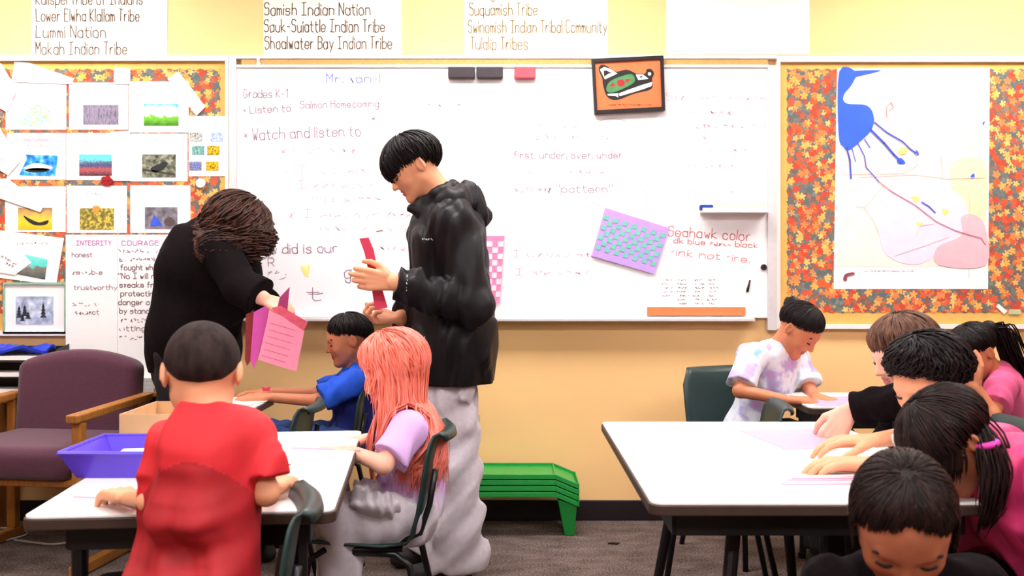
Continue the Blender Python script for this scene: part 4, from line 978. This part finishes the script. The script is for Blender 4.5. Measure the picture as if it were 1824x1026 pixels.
# low shelf with paper piles behind the armchair
bk = empty('low_cabinet', (-1.70, 4.56, 0), 'dark low cabinet behind the armchair under the value charts', 'cabinet')
G().box((-1.80, 4.5, 0), (-1.61, 4.645, .60)).ob('body', M_BLACK, bk); G().box((-1.81, 4.49, .60), (-1.60, 4.648, .62)).ob('cabinet_top', M_WOOD, bk, bevel=.003)
for k in range(4):
    put(G().box((-1.79 + .006*k, 4.5 + .004*k, .621 + k*.016), (-1.62 + .003*k, 4.64, .635 + k*.016)).ob('paper_pile', M_PAPER if k % 2 == 0 else M_CREAM), 'thin paper bundle in the pile on the dark cabinet, %s' % ['lowest', 'second from bottom', 'third from bottom', 'topmost'][k], 'paper', 'paper bundles on the cabinet')

# ---- green stacking lap trays
M_TRAY = mat('grass_green_plastic', lin((30, 148, 62)), .35, .04, 8)
for k in range(4):
    z0 = .183 + k*.026
    t = empty('lap_tray', (.01, 4.48, z0), 'green plastic lap tray with pocket end, %s of the stack of four' % ['lowest', 'second from bottom', 'third from bottom', 'topmost'][k], 'lap tray', 'green lap trays')
    y0, y1, xl, xr, pe, dp = 4.36, 4.62, -.172, .19, .10, .042
    prof = [(xl - pe, z0 - dp), (xl, z0), (xr, z0), (xr + pe, z0 - dp)]
    for (a, b), nm in zip(zip(prof[:-1], prof[1:]), ('pocket', 'tray_top', 'pocket')):
        G().prism([(a[0], y0, a[1]), (b[0], y0, b[1]), (b[0], y0, b[1] + .005), (a[0], y0, a[1] + .005)], (0, y1 - y0, 0)).ob(nm, M_TRAY, t)
    g = G()
    for yy in (y0 - .006, y1):
        for a, b in zip(prof[:-1], prof[1:]): g.prism([(a[0], yy, a[1] - .004), (b[0], yy, b[1] - .004), (b[0], yy, b[1] + .017), (a[0], yy, a[1] + .017)], (0, .006, 0))
    for x_ in (prof[0][0] - .005, prof[3][0]): g.box((x_, y0 - .006, z0 - dp - .004), (x_ + .005, y1 + .006, z0 - dp + .02))
    for x_ in (xl, xr): g.box((x_ - .004, y0, z0 + .005), (x_ + .004, y1, z0 + .015))
    g.ob('rim', M_TRAY, t, bevel=.0015)
    if k == 0:
        for sx, x_ in ((-1, prof[0][0] + .045), (1, prof[3][0] - .045)):
            a0 = z0 - dp*.45; g = G()
            q = [(x_ - .045, y0 + .004, a0), (x_ + .04, y0 + .004, a0 - .02), (x_ + .03, y0 + .03, 0), (x_ - .012, y0 + .03, 0)]; r2 = [(a, y1 - (b - y0), c) for a, b, c in q]
            g.add(q + r2, [(3, 2, 1, 0), (4, 5, 6, 7), (0, 1, 5, 4), (1, 2, 6, 5), (2, 3, 7, 6), (3, 0, 4, 7)]); g.ob('leg', M_TRAY, t, bevel=.004)

# ---- cables under the armchair, scrap on carpet
for i, (pts, lab) in enumerate((([(-2.62, 4.5, .006), (-2.4, 4.3, .006), (-2.2, 4.25, .006), (-2.12, 4.4, .006), (-2.25, 4.5, .006), (-2.33, 4.4, .03), (-2.36, 4.45, .2)], 'pale grey cable curling on the carpet under the desk'),
                              ([(-2.15, 4.3, .006), (-1.95, 4.22, .006), (-1.85, 4.3, .006), (-1.9, 4.45, .006), (-2.05, 4.5, .006)], 'white looped cable on the carpet beneath the armchair'))):
    T = np.linspace(0, 1, len(pts)); tt = np.linspace(0, 1, 40); p = np.array(pts); ker = np.stack([np.interp(tt, T, p[:, k]) for k in range(3)], 1)
    for _ in range(6): ker[1:-1] = .25*ker[:-2] + .5*ker[1:-1] + .25*ker[2:]
    put(G().tube(ker, .005, 6).ob('cable', mat('pale_cable', lin((190, 180, 175)), .5), smooth=True), lab, 'cable')
put(G().prism([(.41, 4.25, .001), (.45, 4.24, .001), (.46, 4.26, .001), (.42, 4.27, .001)], (0, 0, .006)).ob('carpet_scrap', M_BLACK), 'tiny black scrap on the open carpet', 'scrap')

# ---- things on the left table
zt = TZ + .0005
tub = empty('plastic_tub', (-.93, 2.51, zt), 'purple plastic tub of craft papers beside the boy in red', 'tub')
M_TUB = mat('violet_plastic', lin((92, 62, 205)), .3, .04, 6)
bi_, to_ = [(-1.05, 2.40), (-.80, 2.40), (-.80, 2.62), (-1.05, 2.62)], [(-1.083, 2.375), (-.775, 2.375), (-.775, 2.645), (-1.083, 2.645)]
V = [(x, y, zt) for x, y in bi_] + [(x, y, zt + .062) for x, y in to_]
i_b = [(x*.97 + -.925*.03, y*.97 + 2.51*.03, zt + .005) for x, y in bi_]; i_t = [(x*.97 + -.925*.03, y*.97 + 2.51*.03, zt + .062) for x, y in to_]
V += i_b + i_t; F = [(3, 2, 1, 0), (8, 9, 10, 11)]
for k in range(4):
    j = (k+1) % 4; F += [(k, j, 4+j, 4+k), (8+j, 8+k, 12+k, 12+j), (4+k, 4+j, 12+j, 12+k)]
mesh('tub_body', V, F, M_TUB, tub)
lip = G(); L_ = [A(x, y, zt + .064) for x, y in to_]; lip.tube(L_ + [L_[0]], .0055, 6); lip.ob('rim', M_TUB, tub)
for k, (x0, y0, x1, y1, c, lab) in enumerate(((-1.02, 2.43, -.93, 2.6, M_PAPER, 'white paper slip inside the purple tub'), (-.925, 2.43, -.83, 2.6, mat('bright_blue_card', lin((45, 75, 215)), .6), 'bright blue card inside the purple tub'))):
    put(G().prism([(x0, y0, zt + .008), (x1, y0 + .01, zt + .008), (x1, y1, zt + .036), (x0 + .01, y1 - .01, zt + .036)], (0, 0, .002)).ob('craft_paper', c), lab, 'paper')
bx = empty('cardboard_box', (-1.0, 2.98, zt), 'open tan cardboard box behind the boy in red', 'box')
M_CARD = mat('tan_cardboard', lin((206, 164, 122)), .85, .05, 14)
a0, a1, b0, b1, bz = -1.105, -.89, 2.80, 3.09, .098
for nm, lo, hi in (('box_front', (a0, b0, 0), (a1, b0 + .004, bz)), ('box_back', (a0, b1 - .004, 0), (a1, b1, bz)), ('box_side', (a0, b0 + .004, 0), (a0 + .004, b1 - .004, bz)), ('box_side', (a1 - .004, b0 + .004, 0), (a1, b1 - .004, bz)), ('box_base', (a0 + .004, b0 + .004, 0), (a1 - .004, b1 - .004, .004))):
    G().box(np.array(lo) + (0, 0, zt), np.array(hi) + (0, 0, zt)).ob(nm, M_CARD, bx)
M_PINK = mat('pink_paper', lin((246, 150, 178)), .8, .03); M_ROSE = mat('rose_red_paper', lin((214, 58, 92)), .7, .04); M_PALE = mat('pale_pink_paper', lin((238, 160, 186)), .8, .03)
M_MAG = mat('magenta_paper', lin((205, 80, 165)), .7, .04)
def flat_sheet(cx, cy, w_, l_, ang, m, label, z=zt, th=.0012, name='paper_strip', cat='paper'):
    return put(G().prism([(x, y, z) for x, y in rot_rect(cx, cy, w_, l_, ang)], (0, 0, th)).ob(name, m), label, cat)
flat_sheet(-.84, 2.17, .012, .26, 1.35, M_PINK, 'thin pink paper strip under the hand of the boy in red')
flat_sheet(-.60, 2.66, .16, .22, .3, M_PAPER, 'white worksheet lying on the left table before the pink-haired girl', name='worksheet')
flat_sheet(-.52, 2.80, .02, .2, 1.4, M_PALE, 'pale pink strip at the hands of the pink-haired girl')
flat_sheet(-.66, 2.60, .014, .2, 1.2, M_INKK, 'narrow dark paper strip on the left table')
flat_sheet(-1.10, 3.72, .2, .26, .4, M_MAG, 'magenta paper on the table before the boy in blue', name='craft_sheet')
flat_sheet(-1.03, 3.84, .15, .2, -.3, M_PAPER, 'white paper overlapping the magenta sheet before the boy in blue', zt + .0015, name='craft_sheet')
bd = G()
bd.prism([U(468, 697, 3.93), U(480, 697, 3.93), U(482, 688, 3.93), U(474, 691, 3.93), U(466, 689, 3.93)][::-1], (0, .004, 0))
put(bd.ob('folded_paper', M_ROSE), 'small folded red paper between the hands of the boy in blue', 'paper')
# ---- papers on the right tables
flat_sheet(.86, 2.98, .24, .34, .15, M_PALE, 'pale pink sheet at the far end of the large right table', name='craft_sheet')
for k in range(5): flat_sheet(.78 + .012*k, 2.33 + .018*k, .30, .016, .02*k, [M_PALE, M_PAPER, M_PINK, M_PALE, M_PAPER][k], 'paper strip fanned on the large right table, %s' % ['nearest', 'second nearest', 'middle', 'second farthest', 'farthest'][k], zt + .0014*k)
flat_sheet(.80, 2.62, .2, .28, -.1, M_PAPER, 'white worksheet under the hands of the curly haired child', name='worksheet')
flat_sheet(1.26, 3.86, .26, .26, .2, M_PINK, 'pink craft sheet under the hands of the girl in tie-dye', name='craft_sheet')
flat_sheet(1.5, 3.84, .2, .2, -.1, M_PALE, 'pale pink craft sheet at the right end of the small table', name='craft_sheet')

# ================================================================== people
def hairmat(name, c, c2, rough=.42):
    return mat(name, lin(c), rough + .06, .2, 55, .25, 220, spec=.18, col2=lin(c2), stretch=(1, 1, .35))
H_BLACK = hairmat('black_hair', (24, 13, 13), (9, 4, 5)); H_DKBR = hairmat('dark_brown_hair', (40, 23, 20), (15, 7, 7)); H_BROWN = hairmat('brown_hair', (120, 84, 66), (62, 40, 32))
H_CURL = hairmat('curly_brown_hair', (84, 52, 42), (28, 14, 12)); H_BUZZ = hairmat('cropped_dark_hair', (52, 38, 36), (30, 20, 19), .75)
H_PINK = mat('coral_pink_hair', lin((246, 142, 128)), .4, .1, 40, .2, 200, spec=.4, col2=lin((222, 100, 74)), stretch=(1.5, 1.5, .3))
BROW = mat('dark_brow', lin((40, 24, 20)), .8)
M_NYL = mat('black_nylon', (.007, .005, .007), .5, .15, 20, spec=.2); M_KNIT = mat('black_knit', (.006, .003, .004), .95, .2, 90, spec=.1)
M_SWEAT = mat('grey_sweat_fabric', lin((192, 182, 190)), .9, .06, 60, .1, 500, sheen=.2)
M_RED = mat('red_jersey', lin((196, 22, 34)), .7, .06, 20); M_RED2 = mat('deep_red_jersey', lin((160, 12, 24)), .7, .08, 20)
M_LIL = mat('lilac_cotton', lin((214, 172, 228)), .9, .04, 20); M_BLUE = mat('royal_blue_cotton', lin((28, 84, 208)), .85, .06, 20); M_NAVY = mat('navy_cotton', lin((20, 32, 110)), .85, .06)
M_JEAN = mat('blue_denim', lin((48, 72, 130)), .9, .15, 120); M_PKT = mat('rose_cotton', lin((206, 84, 128)), .9, .05); M_JKT = mat('magenta_quilt', lin((216, 56, 116)), .5, .08, 15)
M_TEE = mat('white_cotton', (.82, .79, .80), .9, .02); M_DARK = mat('dark_trouser_cloth', (.012, .008, .012), .9, .1)
M_SHOE = mat('dark_shoe', (.02, .016, .018), .6, .1)
DYE = ramp_mat('tie_dye', [(.30, (140, 182, 212)), (.42, (214, 222, 234)), (.52, (224, 226, 236)), (.60, (176, 170, 218)), (.70, (205, 150, 196))], 11, detail=2.5)
tan, brn, pal, dk_ = ('tan', (226, 160, 122)), ('brown', (196, 124, 88)), ('fair', (240, 184, 160)), ('deep', (176, 106, 76))

# ---- standing young man in black jacket
p = Person('young man in black hooded jacket and grey sweatpants holding a red strip', tan, U(736, 300, 3.8), (-.84, -.16, -.52), .235, U(793, 362, 3.82), A(-.228, 3.83, .88),
    [U(808, 398, 3.66), U(792, 388, 3.99)], [U(842, 545, 3.60), U(815, 560, 4.05)], [U(703, 503, 3.58), U(714, 566, 3.80)],
    [((-1, -.05, .12), (.1, 1, 0), (.5, .45, .5, .55), 1.05), ((-1, -.25, -.05), (.1, -.3, 1), (1.0, 1.05, 1.1, 1.15), 1.0)], .42, h=.0045, hl=.185)
p.top('jacket', M_NYL, full=True, g=.022, amp=.007, f=34, hemdrop=.14, hem=.0, cuff=1.35, seed=11, hemw=.2)
S = SDF()
for t in np.linspace(0, 1, 7):
    a = math.pi*(.1 + .8*t); S.ell(U(815, 372, 3.82) + A(.03*math.sin(a) - .02, .13*math.cos(a), .025*math.sin(a)), np.eye(3), (.065, .05, .062), .03)
S.cone(U(838, 340, 3.8), U(852, 385, 3.82), .035, .05, .03); S.disp = folds(.008, 40, 3); sdf_object(S, 'hood', M_NYL, p.o, .007)
S = SDF(); cb = p.neck; cu = nrm(A(-.5, 0, .85)); a1 = A(0, 1, 0); b1 = np.cross(a1, cu)
for i in range(14):
    t0, t1 = 2*math.pi*i/14, 2*math.pi*(i+1)/14; f_ = lambda t: cb + A(-.02, 0, .0) + .082*(math.cos(t)*a1 + math.sin(t)*b1) - cu*.0
    S.cone(f_(t0) - cu*.03, f_(t1) + cu*.03, .022, .022, .02)
S.cone(U(733, 372, 3.75), U(762, 388, 3.74), .018, .035, .03); S.disp = folds(.004, 50, 5); sdf_object(S, 'collar', M_NYL, p.o, .006)
ankN, ankF = U(812, 1010, 3.74), U(775, 1006, 3.95); ankN[2] = ankF[2] = .09
hpN, hpF = A(-.235, 3.775, .86), A(-.235, 3.91, .86)
p.trousers(M_SWEAT, [(hpN, U(810, 850, 3.72), ankN), (hpF, U(795, 850, 3.95), ankF)], (.088, .09, .115), .010, 24, 'sweatpants', .008, M_SHOE, (-1, -.3), 4, -.03)
p.hair(H_BLACK, (106, 101, 95, 124, 140), .05, 520, .024, seed=3, tw=.8, jit=.06, start=.65, blunt=.75, endj=.14, curl=.012, cfreq=6)
p.face(BROW); 
S = SDF(); 
for a, b in zip(np.linspace(-.1, .07, 5), np.linspace(-.07, .1, 5)): S.cone(p.P(a, .352 - abs(a)*.3, -.205 - abs(a)*.25), p.P(b, .352 - abs(b)*.3, -.205 - abs(b)*.25), .013*p.hh, .013*p.hh, .01)
sdf_object(S, 'moustache', BROW, p.o, .002)
def decal(par, text, p0, p1, up, hgt, m, sw=.0016):
    """small printed mark following a garment: strokes laid from p0 to p1"""
    g = G(); d = A(*p1) - A(*p0); x = 0; items = []
    for ch in text:
        gl = glyph(ch)
        if not gl: x += 3; continue
        mw = 0
        for s_ in gl.split(','):
            q = [(int(k[0]) + x, int(k[1]) - 2) for k in s_.split()]; mw = max(mw, max(int(k[0]) for k in s_.split())); items.append(q)
        x += mw + 1.7
    L_ = np.linalg.norm(d); ex = d / L_; ez = A(*up)
    for q in items:
        P_ = [A(*p0) + ex*a*L_/x + ez*b*hgt/7 for a, b in q]; g.tube(P_, sw/2, 4)
    return put(g.ob('lettering', m, par), kind='stuff')
decal(p.o, '~~~~~~~~', U(752, 428, 3.585), U(772, 428, 3.575), (0, 0, 1), .012, M_TEE); decal(p.o, '~~~~~', U(724, 490, 3.505), U(723, 521, 3.505), (1, 0, 0), .008, M_TEE)
# strip held by the young man
yS = 3.63; sp_ = [(640, 425), (656, 423), (665, 445), (676, 500), (690, 548), (668, 552), (660, 500), (649, 450)]
put(wallpoly('red_paper_strip', sp_, yS, .012, M_ROSE), 'long rose red paper strip held upright by the young man', 'paper strip')

# ---- woman in black bending over
p = Person('woman with curly brown hair in black clothes bending forward with pink papers', pal, U(421, 410, 4.16), (.72, .3, -.62), .225, U(388, 425, 4.22), U(340, 625, 4.3),
    [U(408, 438, 4.39), U(392, 446, 4.06)], [U(440, 530, 4.40), U(430, 512, 3.99)], [U(470, 545, 4.2), U(468, 531, 3.95)],
    [((.7, -.5, -.5), (.2, 0, -1), .5, 1), ((.85, -.1, -.45), (-.1, .6, -.8), (.6, .7, .8, .8), 1)], .40, h=.005, fat=1.12, hl=.17, bulge=[(U(352, 480, 4.22), (.17, .15, .2)), (U(395, 500, 4.2), (.12, .14, .2))])
p.top('black_sweater', M_KNIT, full=True, g=.022, amp=.005, f=22, hemdrop=.06, hem=-.05, cuff=1.7, seed=8, hemw=.235)
lg = [(A(-1.40, 4.40, .82), A(-1.38, 4.42, .45), A(-1.37, 4.44, .09)), (A(-1.38, 4.2, .82), A(-1.35, 4.19, .45), A(-1.35, 4.2, .09))]
p.trousers(M_DARK, lg, (.13, .1, .085), .005, 25, 'trousers', .009, M_SHOE, (1, 0), 2)
p.hair(H_CURL, (70, 95, 125, 140, 146), .09, 560, .032, lambda ph: .42 if abs(ph) > .7 else .25, curl=.12, cfreq=10, seed=4, jit=.14, endj=.22, start=.7, groove=.012)
def hung(name, pts, d, m, label, parent=None, th=.0015, slope=0.):
    P_ = [U(x, y, d + slope*(x - pts[0][0])*.001) for x, y in pts]
    a = sum(P_[i][0]*P_[(i+1) % len(P_)][2] - P_[(i+1) % len(P_)][0]*P_[i][2] for i in range(len(P_)))
    if a < 0: P_ = P_[::-1]
    o = G().prism(P_, (0, th, 0)).ob(name, m, parent)
    if label: put(o, label, 'paper', 'papers held by the woman in black')
    return o
hung('craft_sheet', [(438, 560), (452, 552), (448, 640), (440, 652), (436, 640)], 3.93, mat('brown_red_paper', lin((140, 45, 45)), .8), 'brown-red sheet edge at the left of the bunch of pink papers')
hung('craft_sheet', [(452, 556), (482, 540), (470, 600), (452, 658), (446, 640)], 3.915, M_MAG, 'magenta sheet hanging from the hand of the woman in black', slope=.4)
hung('craft_sheet', [(494, 548), (498, 530), (516, 511), (512, 552), (506, 560)], 3.90, mat('plum_paper', lin((176, 62, 118)), .8), 'plum sheet corner sticking up above the hand of the woman')
hung('craft_sheet', [(484, 548), (500, 545), (549, 574), (536, 596), (500, 580)], 3.885, mat('salmon_paper', lin((232, 98, 122)), .8), 'salmon pink sheet folded over behind the lined pink page')
pg = hung('lined_page', [(480, 553), (500, 562), (542, 590), (528, 662), (460, 641)], 3.87, M_PINK, 'pale pink page with printed lines hanging from the hand of the woman')
for k in range(6):
    x0, y0 = 482 - 3.2*k, 575 + 11.5*k; hung('printed_line', [(x0, y0), (x0 + 44, y0 + 13), (x0 + 44, y0 + 14.2), (x0, y0 + 1.2)], 3.8685, mat('rose_ink', lin((214, 110, 140)), .8), None, pg, .0006)

# ---- boy in red (back to us)
p = Person('boy in a red jersey with cropped black hair, seen from behind', tan, U(361, 668, 2.0), (-.2, .9, -.36), .203, U(372, 745, 1.965), A(-.60, 1.86, .44),
    [U(306, 792, 1.99), U(452, 788, 1.95)], [U(268, 892, 1.93), U(474, 878, 1.92)], [U(230, 888, 2.03), (-.515, 2.14, .692)],
    [((-.6, .78, -.03), (0, -.05, -1), .4, 1.1), ((0, 1, 0), (0, 0, -1), .3, 1)], .232, h=.004, fat=1.08)
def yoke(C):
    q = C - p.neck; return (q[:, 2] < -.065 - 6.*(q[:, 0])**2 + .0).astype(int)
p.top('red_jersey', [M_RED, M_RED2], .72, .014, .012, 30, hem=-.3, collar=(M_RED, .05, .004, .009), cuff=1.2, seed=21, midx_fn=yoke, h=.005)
p.trousers(M_DARK, p.seated_legs((-.5, 1)), (.072, .06, .055), shoe=M_SHOE, sd=(-.5, 1))
p.hair(H_BUZZ, (66, 86, 104, 138, 150), .03, 0, groove=.0, h=.0035, tw=.3)

# ---- girl with pink hair
p = Person('girl with long coral pink hair in a lilac top sitting at the left table', pal, U(700, 660, 2.95), (-.9, -.16, -.38), .208, U(722, 738, 2.97), A(-.30, 2.97, .455),
    [U(728, 765, 2.84), U(712, 757, 3.09)], [U(684, 828, 2.76), U(692, 805, 3.10)], [U(628, 806, 2.80), U(668, 778, 3.03)],
    [((-1, .05, -.02), (0, .1, -1), .35, 1.05), ((-.75, -.15, -.1), (.0, -.2, -1), .55, 1.05)], .255, h=.004)
p.top('lilac_top', M_LIL, .8, .012, .005, 40, hem=-.1, collar=(M_LIL, .052, .0, .007), cuff=1.4, seed=31)
k1, k2 = U(612, 925, 2.86), U(612, 925, 3.05)
p.trousers(M_SWEAT, [(A(-.3, 2.89, .45), k1, A(k1[0] - .02, k1[1], .09)), (A(-.3, 3.05, .45), k2, A(k2[0] - .02, k2[1], .09))], (.078, .066, .058), .007, 34, 'sweatpants', .006, M_SHOE, (-1, 0))
S = SDF(); S.cone(U(640, 885, 2.82), U(690, 900, 2.82), .03, .035, .03); S.cone(U(650, 870, 2.85), U(672, 905, 2.8), .025, .03, .03); S.disp = folds(.008, 60, 9); sdf_object(S, 'tied_sleeve', M_SWEAT, p.o, .005)
p.hair(H_PINK, (72, 92, 120, 140, 146), .05, 620, .022, lambda ph: 1.45 if abs(ph) > 1.5 else (1.1 if abs(ph) > 1.0 else (.35 if abs(ph) > .75 else .0)), seed=6, jit=.07, start=.8, sway=(0, -.9, 0), curl=.016, cfreq=4)
p.face(mat('light_brow', lin((170, 110, 85)), .8))

# ---- boy in blue
p = Person('boy in a royal blue shirt with short black hair reaching over the table', brn, U(619, 606, 4.08), (-.93, -.2, -.2), .205, U(637, 660, 4.11), A(-.66, 4.12, .46),
    [U(630, 682, 3.98), U(624, 678, 4.22)], [U(563, 714, 3.92), U(562, 702, 4.20)], [U(484, 708, 3.88), U(486, 699, 4.06)],
    [((-1, -.05, .0), (0, .1, -1), .3, 1.05), ((-1, -.1, .0), (0, -.1, -1), .35, 1.05)], .25, h=.0045)
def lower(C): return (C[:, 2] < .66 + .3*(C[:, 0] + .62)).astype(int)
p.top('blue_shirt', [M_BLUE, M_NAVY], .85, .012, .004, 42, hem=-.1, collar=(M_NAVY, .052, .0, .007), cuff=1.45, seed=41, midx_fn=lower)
p.trousers(M_JEAN, p.seated_legs((-1, -.05), kz=.47), (.07, .058, .05), name='jeans', shoe=M_SHOE, sd=(-1, 0))
p.hair(H_BLACK, (64, 84, 92, 112, 128), .045, 260, .022, seed=7, jit=.03); p.face(BROW)

# ---- girl in tie-dye
p = Person('girl in pale tie-dye shirt with tied-back dark hair at the small table', brn, U(1424, 588, 4.08), (.62, -.44, -.68), .212, U(1386, 622, 4.14), A(1.0, 4.2, .47),
    [U(1422, 645, 4.26), U(1338, 636, 4.02)], [U(1442, 694, 4.17), U(1318, 696, 3.93)], [U(1452, 706, 3.97), U(1398, 712, 3.82)],
    [((.45, -.85, -.12), (0, -.1, -1), .45, 1.05), ((1, .05, -.05), (0, .1, -1), .4, 1.05)], .27, h=.0045)
p.top('tie_dye_shirt', DYE, .85, .016, .0045, 36, hem=-.12, collar=(DYE, .056, .002, .007), cuff=1.4, seed=51)
p.trousers(M_DARK, p.seated_legs((.75, -.6), spread=.075), (.072, .06, .055), shoe=M_SHOE, sd=(.7, -.6))
p.hair(H_BLACK, (66, 82, 100, 120, 132), .055, 260, .014, seed=8, groove=.006, tw=.6, jit=.006, endj=.03); p.face(BROW)
S = SDF(); S.ell(p.P(0, -.48, .26), p.R, (.028, .026, .028), .01); S.disp = folds(.003, 90, 3); sdf_object(S, 'hair_bun', H_BLACK, p.o, .004)

# ---- girl in rose T-shirt
p = Person('girl in a rose pink T-shirt with dark ponytail leaning on her hand', brn, U(1732, 630, 3.7), (-.8, -.22, -.55), .208, U(1772, 668, 3.74), A(1.98, 3.77, .46),
    [U(1785, 690, 3.60), U(1778, 680, 3.88)], [U(1768, 738, 3.5), (1.70, 3.92, .69)], [U(1738, 690, 3.52), (1.56, 3.86, .69)],
    [((-.4, .15, .9), (.2, .8, .2), .6, 1), ((-1, -.1, 0), (0, 0, -1), .4, 1)], .265, h=.0045)
p.top('rose_shirt', M_PKT, .75, .014, .0045, 36, hem=-.1, collar=(M_PKT, .056, .0, .007), cuff=1.4, seed=61)
p.trousers(M_DARK, p.seated_legs((-1, .1), kneelen=.3), (.072, .06, .055), shoe=M_SHOE, sd=(-1, 0))
p.hair(H_BLACK, (62, 80, 100, 120, 132), .055, 260, .014, seed=9, groove=.006, tw=.6, jit=.006, endj=.03)
tp = p.P(0, -.5, .2); p.tail(H_BLACK, [tp, tp + A(.06, 0, -.005), U(1800, 630, 3.73), U(1818, 660, 3.74), U(1835, 700, 3.75)], 170, .032, .003)
S = SDF(); S.ell(tp + A(.012, 0, 0), p.R, (.034, .026, .034), .01); sdf_object(S, 'hair_tie', H_BLACK, p.o, .004)

# ---- row of children at the large right table
p = Person('child with floppy brown hair in a black top at the large right table', pal, U(1608, 632, 3.05), (-.9, -.14, -.28), .222, U(1640, 700, 3.08), A(1.36, 3.1, .46),
    [U(1640, 712, 2.95), U(1620, 712, 3.22)], [U(1600, 716, 2.90), (1.26, 3.32, .6)], [U(1514, 728, 2.97), (1.14, 3.27, .53)],
    [((-.5, .1, -.85), (.5, .8, -.2), (.35, .4, .45, .5), 1.05), ((-1, 0, 0), (0, 0, -1), .4, 1)], .27, h=.0045)
p.top('black_top', M_KNIT, full=True, g=.016, amp=.004, f=34, hem=-.1, cuff=1.6, seed=71)
p.trousers(M_DARK, p.seated_legs((-1, 0), kneelen=.28), (.072, .06, .055), shoe=M_SHOE, sd=(-1, 0))
p.hair(H_BROWN, (82, 84, 104, 122, 132), .06, 460, .024, seed=10, jit=.05, start=.65); p.face(None)

p = Person('child with thick curly black hair in a white shirt at the large right table', tan, U(1652, 684, 2.65), (-.84, -.36, -.42), .218, U(1682, 745, 2.68), A(1.35, 2.66, .45),
    [U(1672, 775, 2.53), U(1665, 765, 2.8)], [U(1612, 822, 2.44), (1.12, 2.80, .70)], [U(1552, 826, 2.44), U(1560, 784, 2.62)],
    [((-1, .05, -.0), (0, .05, -1), .35, 1.1), ((-1, -.02, -.02), (0, 0, -1), .3, 1.05)], .265, h=.004)
p.top('white_shirt', M_TEE, .8, .014, .0045, 36, hem=-.1, collar=(M_TEE, .055, .0, .008), cuff=1.5, seed=81)
p.trousers(M_DARK, p.seated_legs((-1, 0), kneelen=.28), (.072, .06, .055), shoe=M_SHOE, sd=(-1, 0))
p.hair(H_BLACK, (60, 70, 104, 124, 136), .085, 620, .028, curl=.05, cfreq=16, seed=12, jit=.08, groove=.014); p.face(BROW)

p = Person('child in a magenta quilted jacket with a bright pink hair tie', dk_, U(1690, 790, 2.2), (-.66, -.06, -.76), .222, A(1.09, 2.2, .72), A(1.33, 2.18, .44),
    [(1.16, 2.05, .735), (1.09, 2.34, .72)], [(1.14, 1.97, .55), (1.13, 2.42, .55)], [(1.12, 2.06, .45), (1.12, 2.34, .47)],
    [((-.8, .5, .0), (0, 0, -1), .4, 1), ((-1, 0, 0), (0, 0, -1), .4, 1)], .26, h=.0045)
p.top('quilted_jacket', M_JKT, full=True, g=.045, amp=.008, f=30, hem=-.15, cuff=1.5, seed=91, collar=(M_BLACK, .07, .012, .02))
p.trousers(M_DARK, p.seated_legs((-1, 0), kneelen=.26), (.072, .06, .055), shoe=M_SHOE, sd=(-1, 0))
p.hair(H_DKBR, (84, 102, 104, 122, 132), .06, 480, .016, lambda ph: .2 if abs(ph) < 1.3 else 0., seed=13, jit=.02, start=.6, blunt=1.2)
tp = U(1760, 790, 2.12); p.tail(H_DKBR, [p.P(.15, -.42, .1), tp, tp + A(.01, -.01, -.06), tp + A(.0, -.01, -.13), tp + A(-.02, 0, -.2)], 170, .026, .0026)
tr_ = [tp + .019*(math.cos(a)*A(0, 1, 0) + math.sin(a)*A(.95, 0, .3)) for a in np.linspace(0, 6.283, 17)]; G().tube(tr_, .008, 8).ob('hair_tie', mat('hot_pink_elastic', lin((236, 60, 180)), .5), p.o, smooth=True)

p = Person('child with smooth dark hair bowing low in the foreground', dk_, U(1608, 935, 1.75), (-.2, -.74, -.68), .232, A(.72, 1.84, .60), A(.74, 1.95, .36),
    [(.86, 1.83, .575), (.585, 1.84, .575)], [(.90, 1.76, .40), (.54, 1.76, .40)], [(.80, 1.62, .38), (.64, 1.62, .38)],
    [((-.2, -.9, -.2), (0, 0, -1), .4, 1), ((.2, -.9, -.2), (0, 0, -1), .4, 1)], .255, h=.0045)
p.top('dark_shirt', M_KNIT, .8, .014, .0045, 36, hem=-.1, collar=(M_DARK, .055, .0, .008), cuff=1.5, seed=95)
p.trousers(M_DARK, [(A(.66, 1.93, .34), A(.65, 1.72, .08), A(.66, 2.03, .07)), (A(.82, 1.93, .34), A(.83, 1.72, .08), A(.82, 2.03, .07))], (.075, .062, .05))
p.hair(H_DKBR, (48, 72, 108, 130, 138), .045, 420, .014, lambda ph: .18 if abs(ph) > 1.3 else 0., seed=14, jit=.012, start=.6, endj=.03); p.face(BROW)
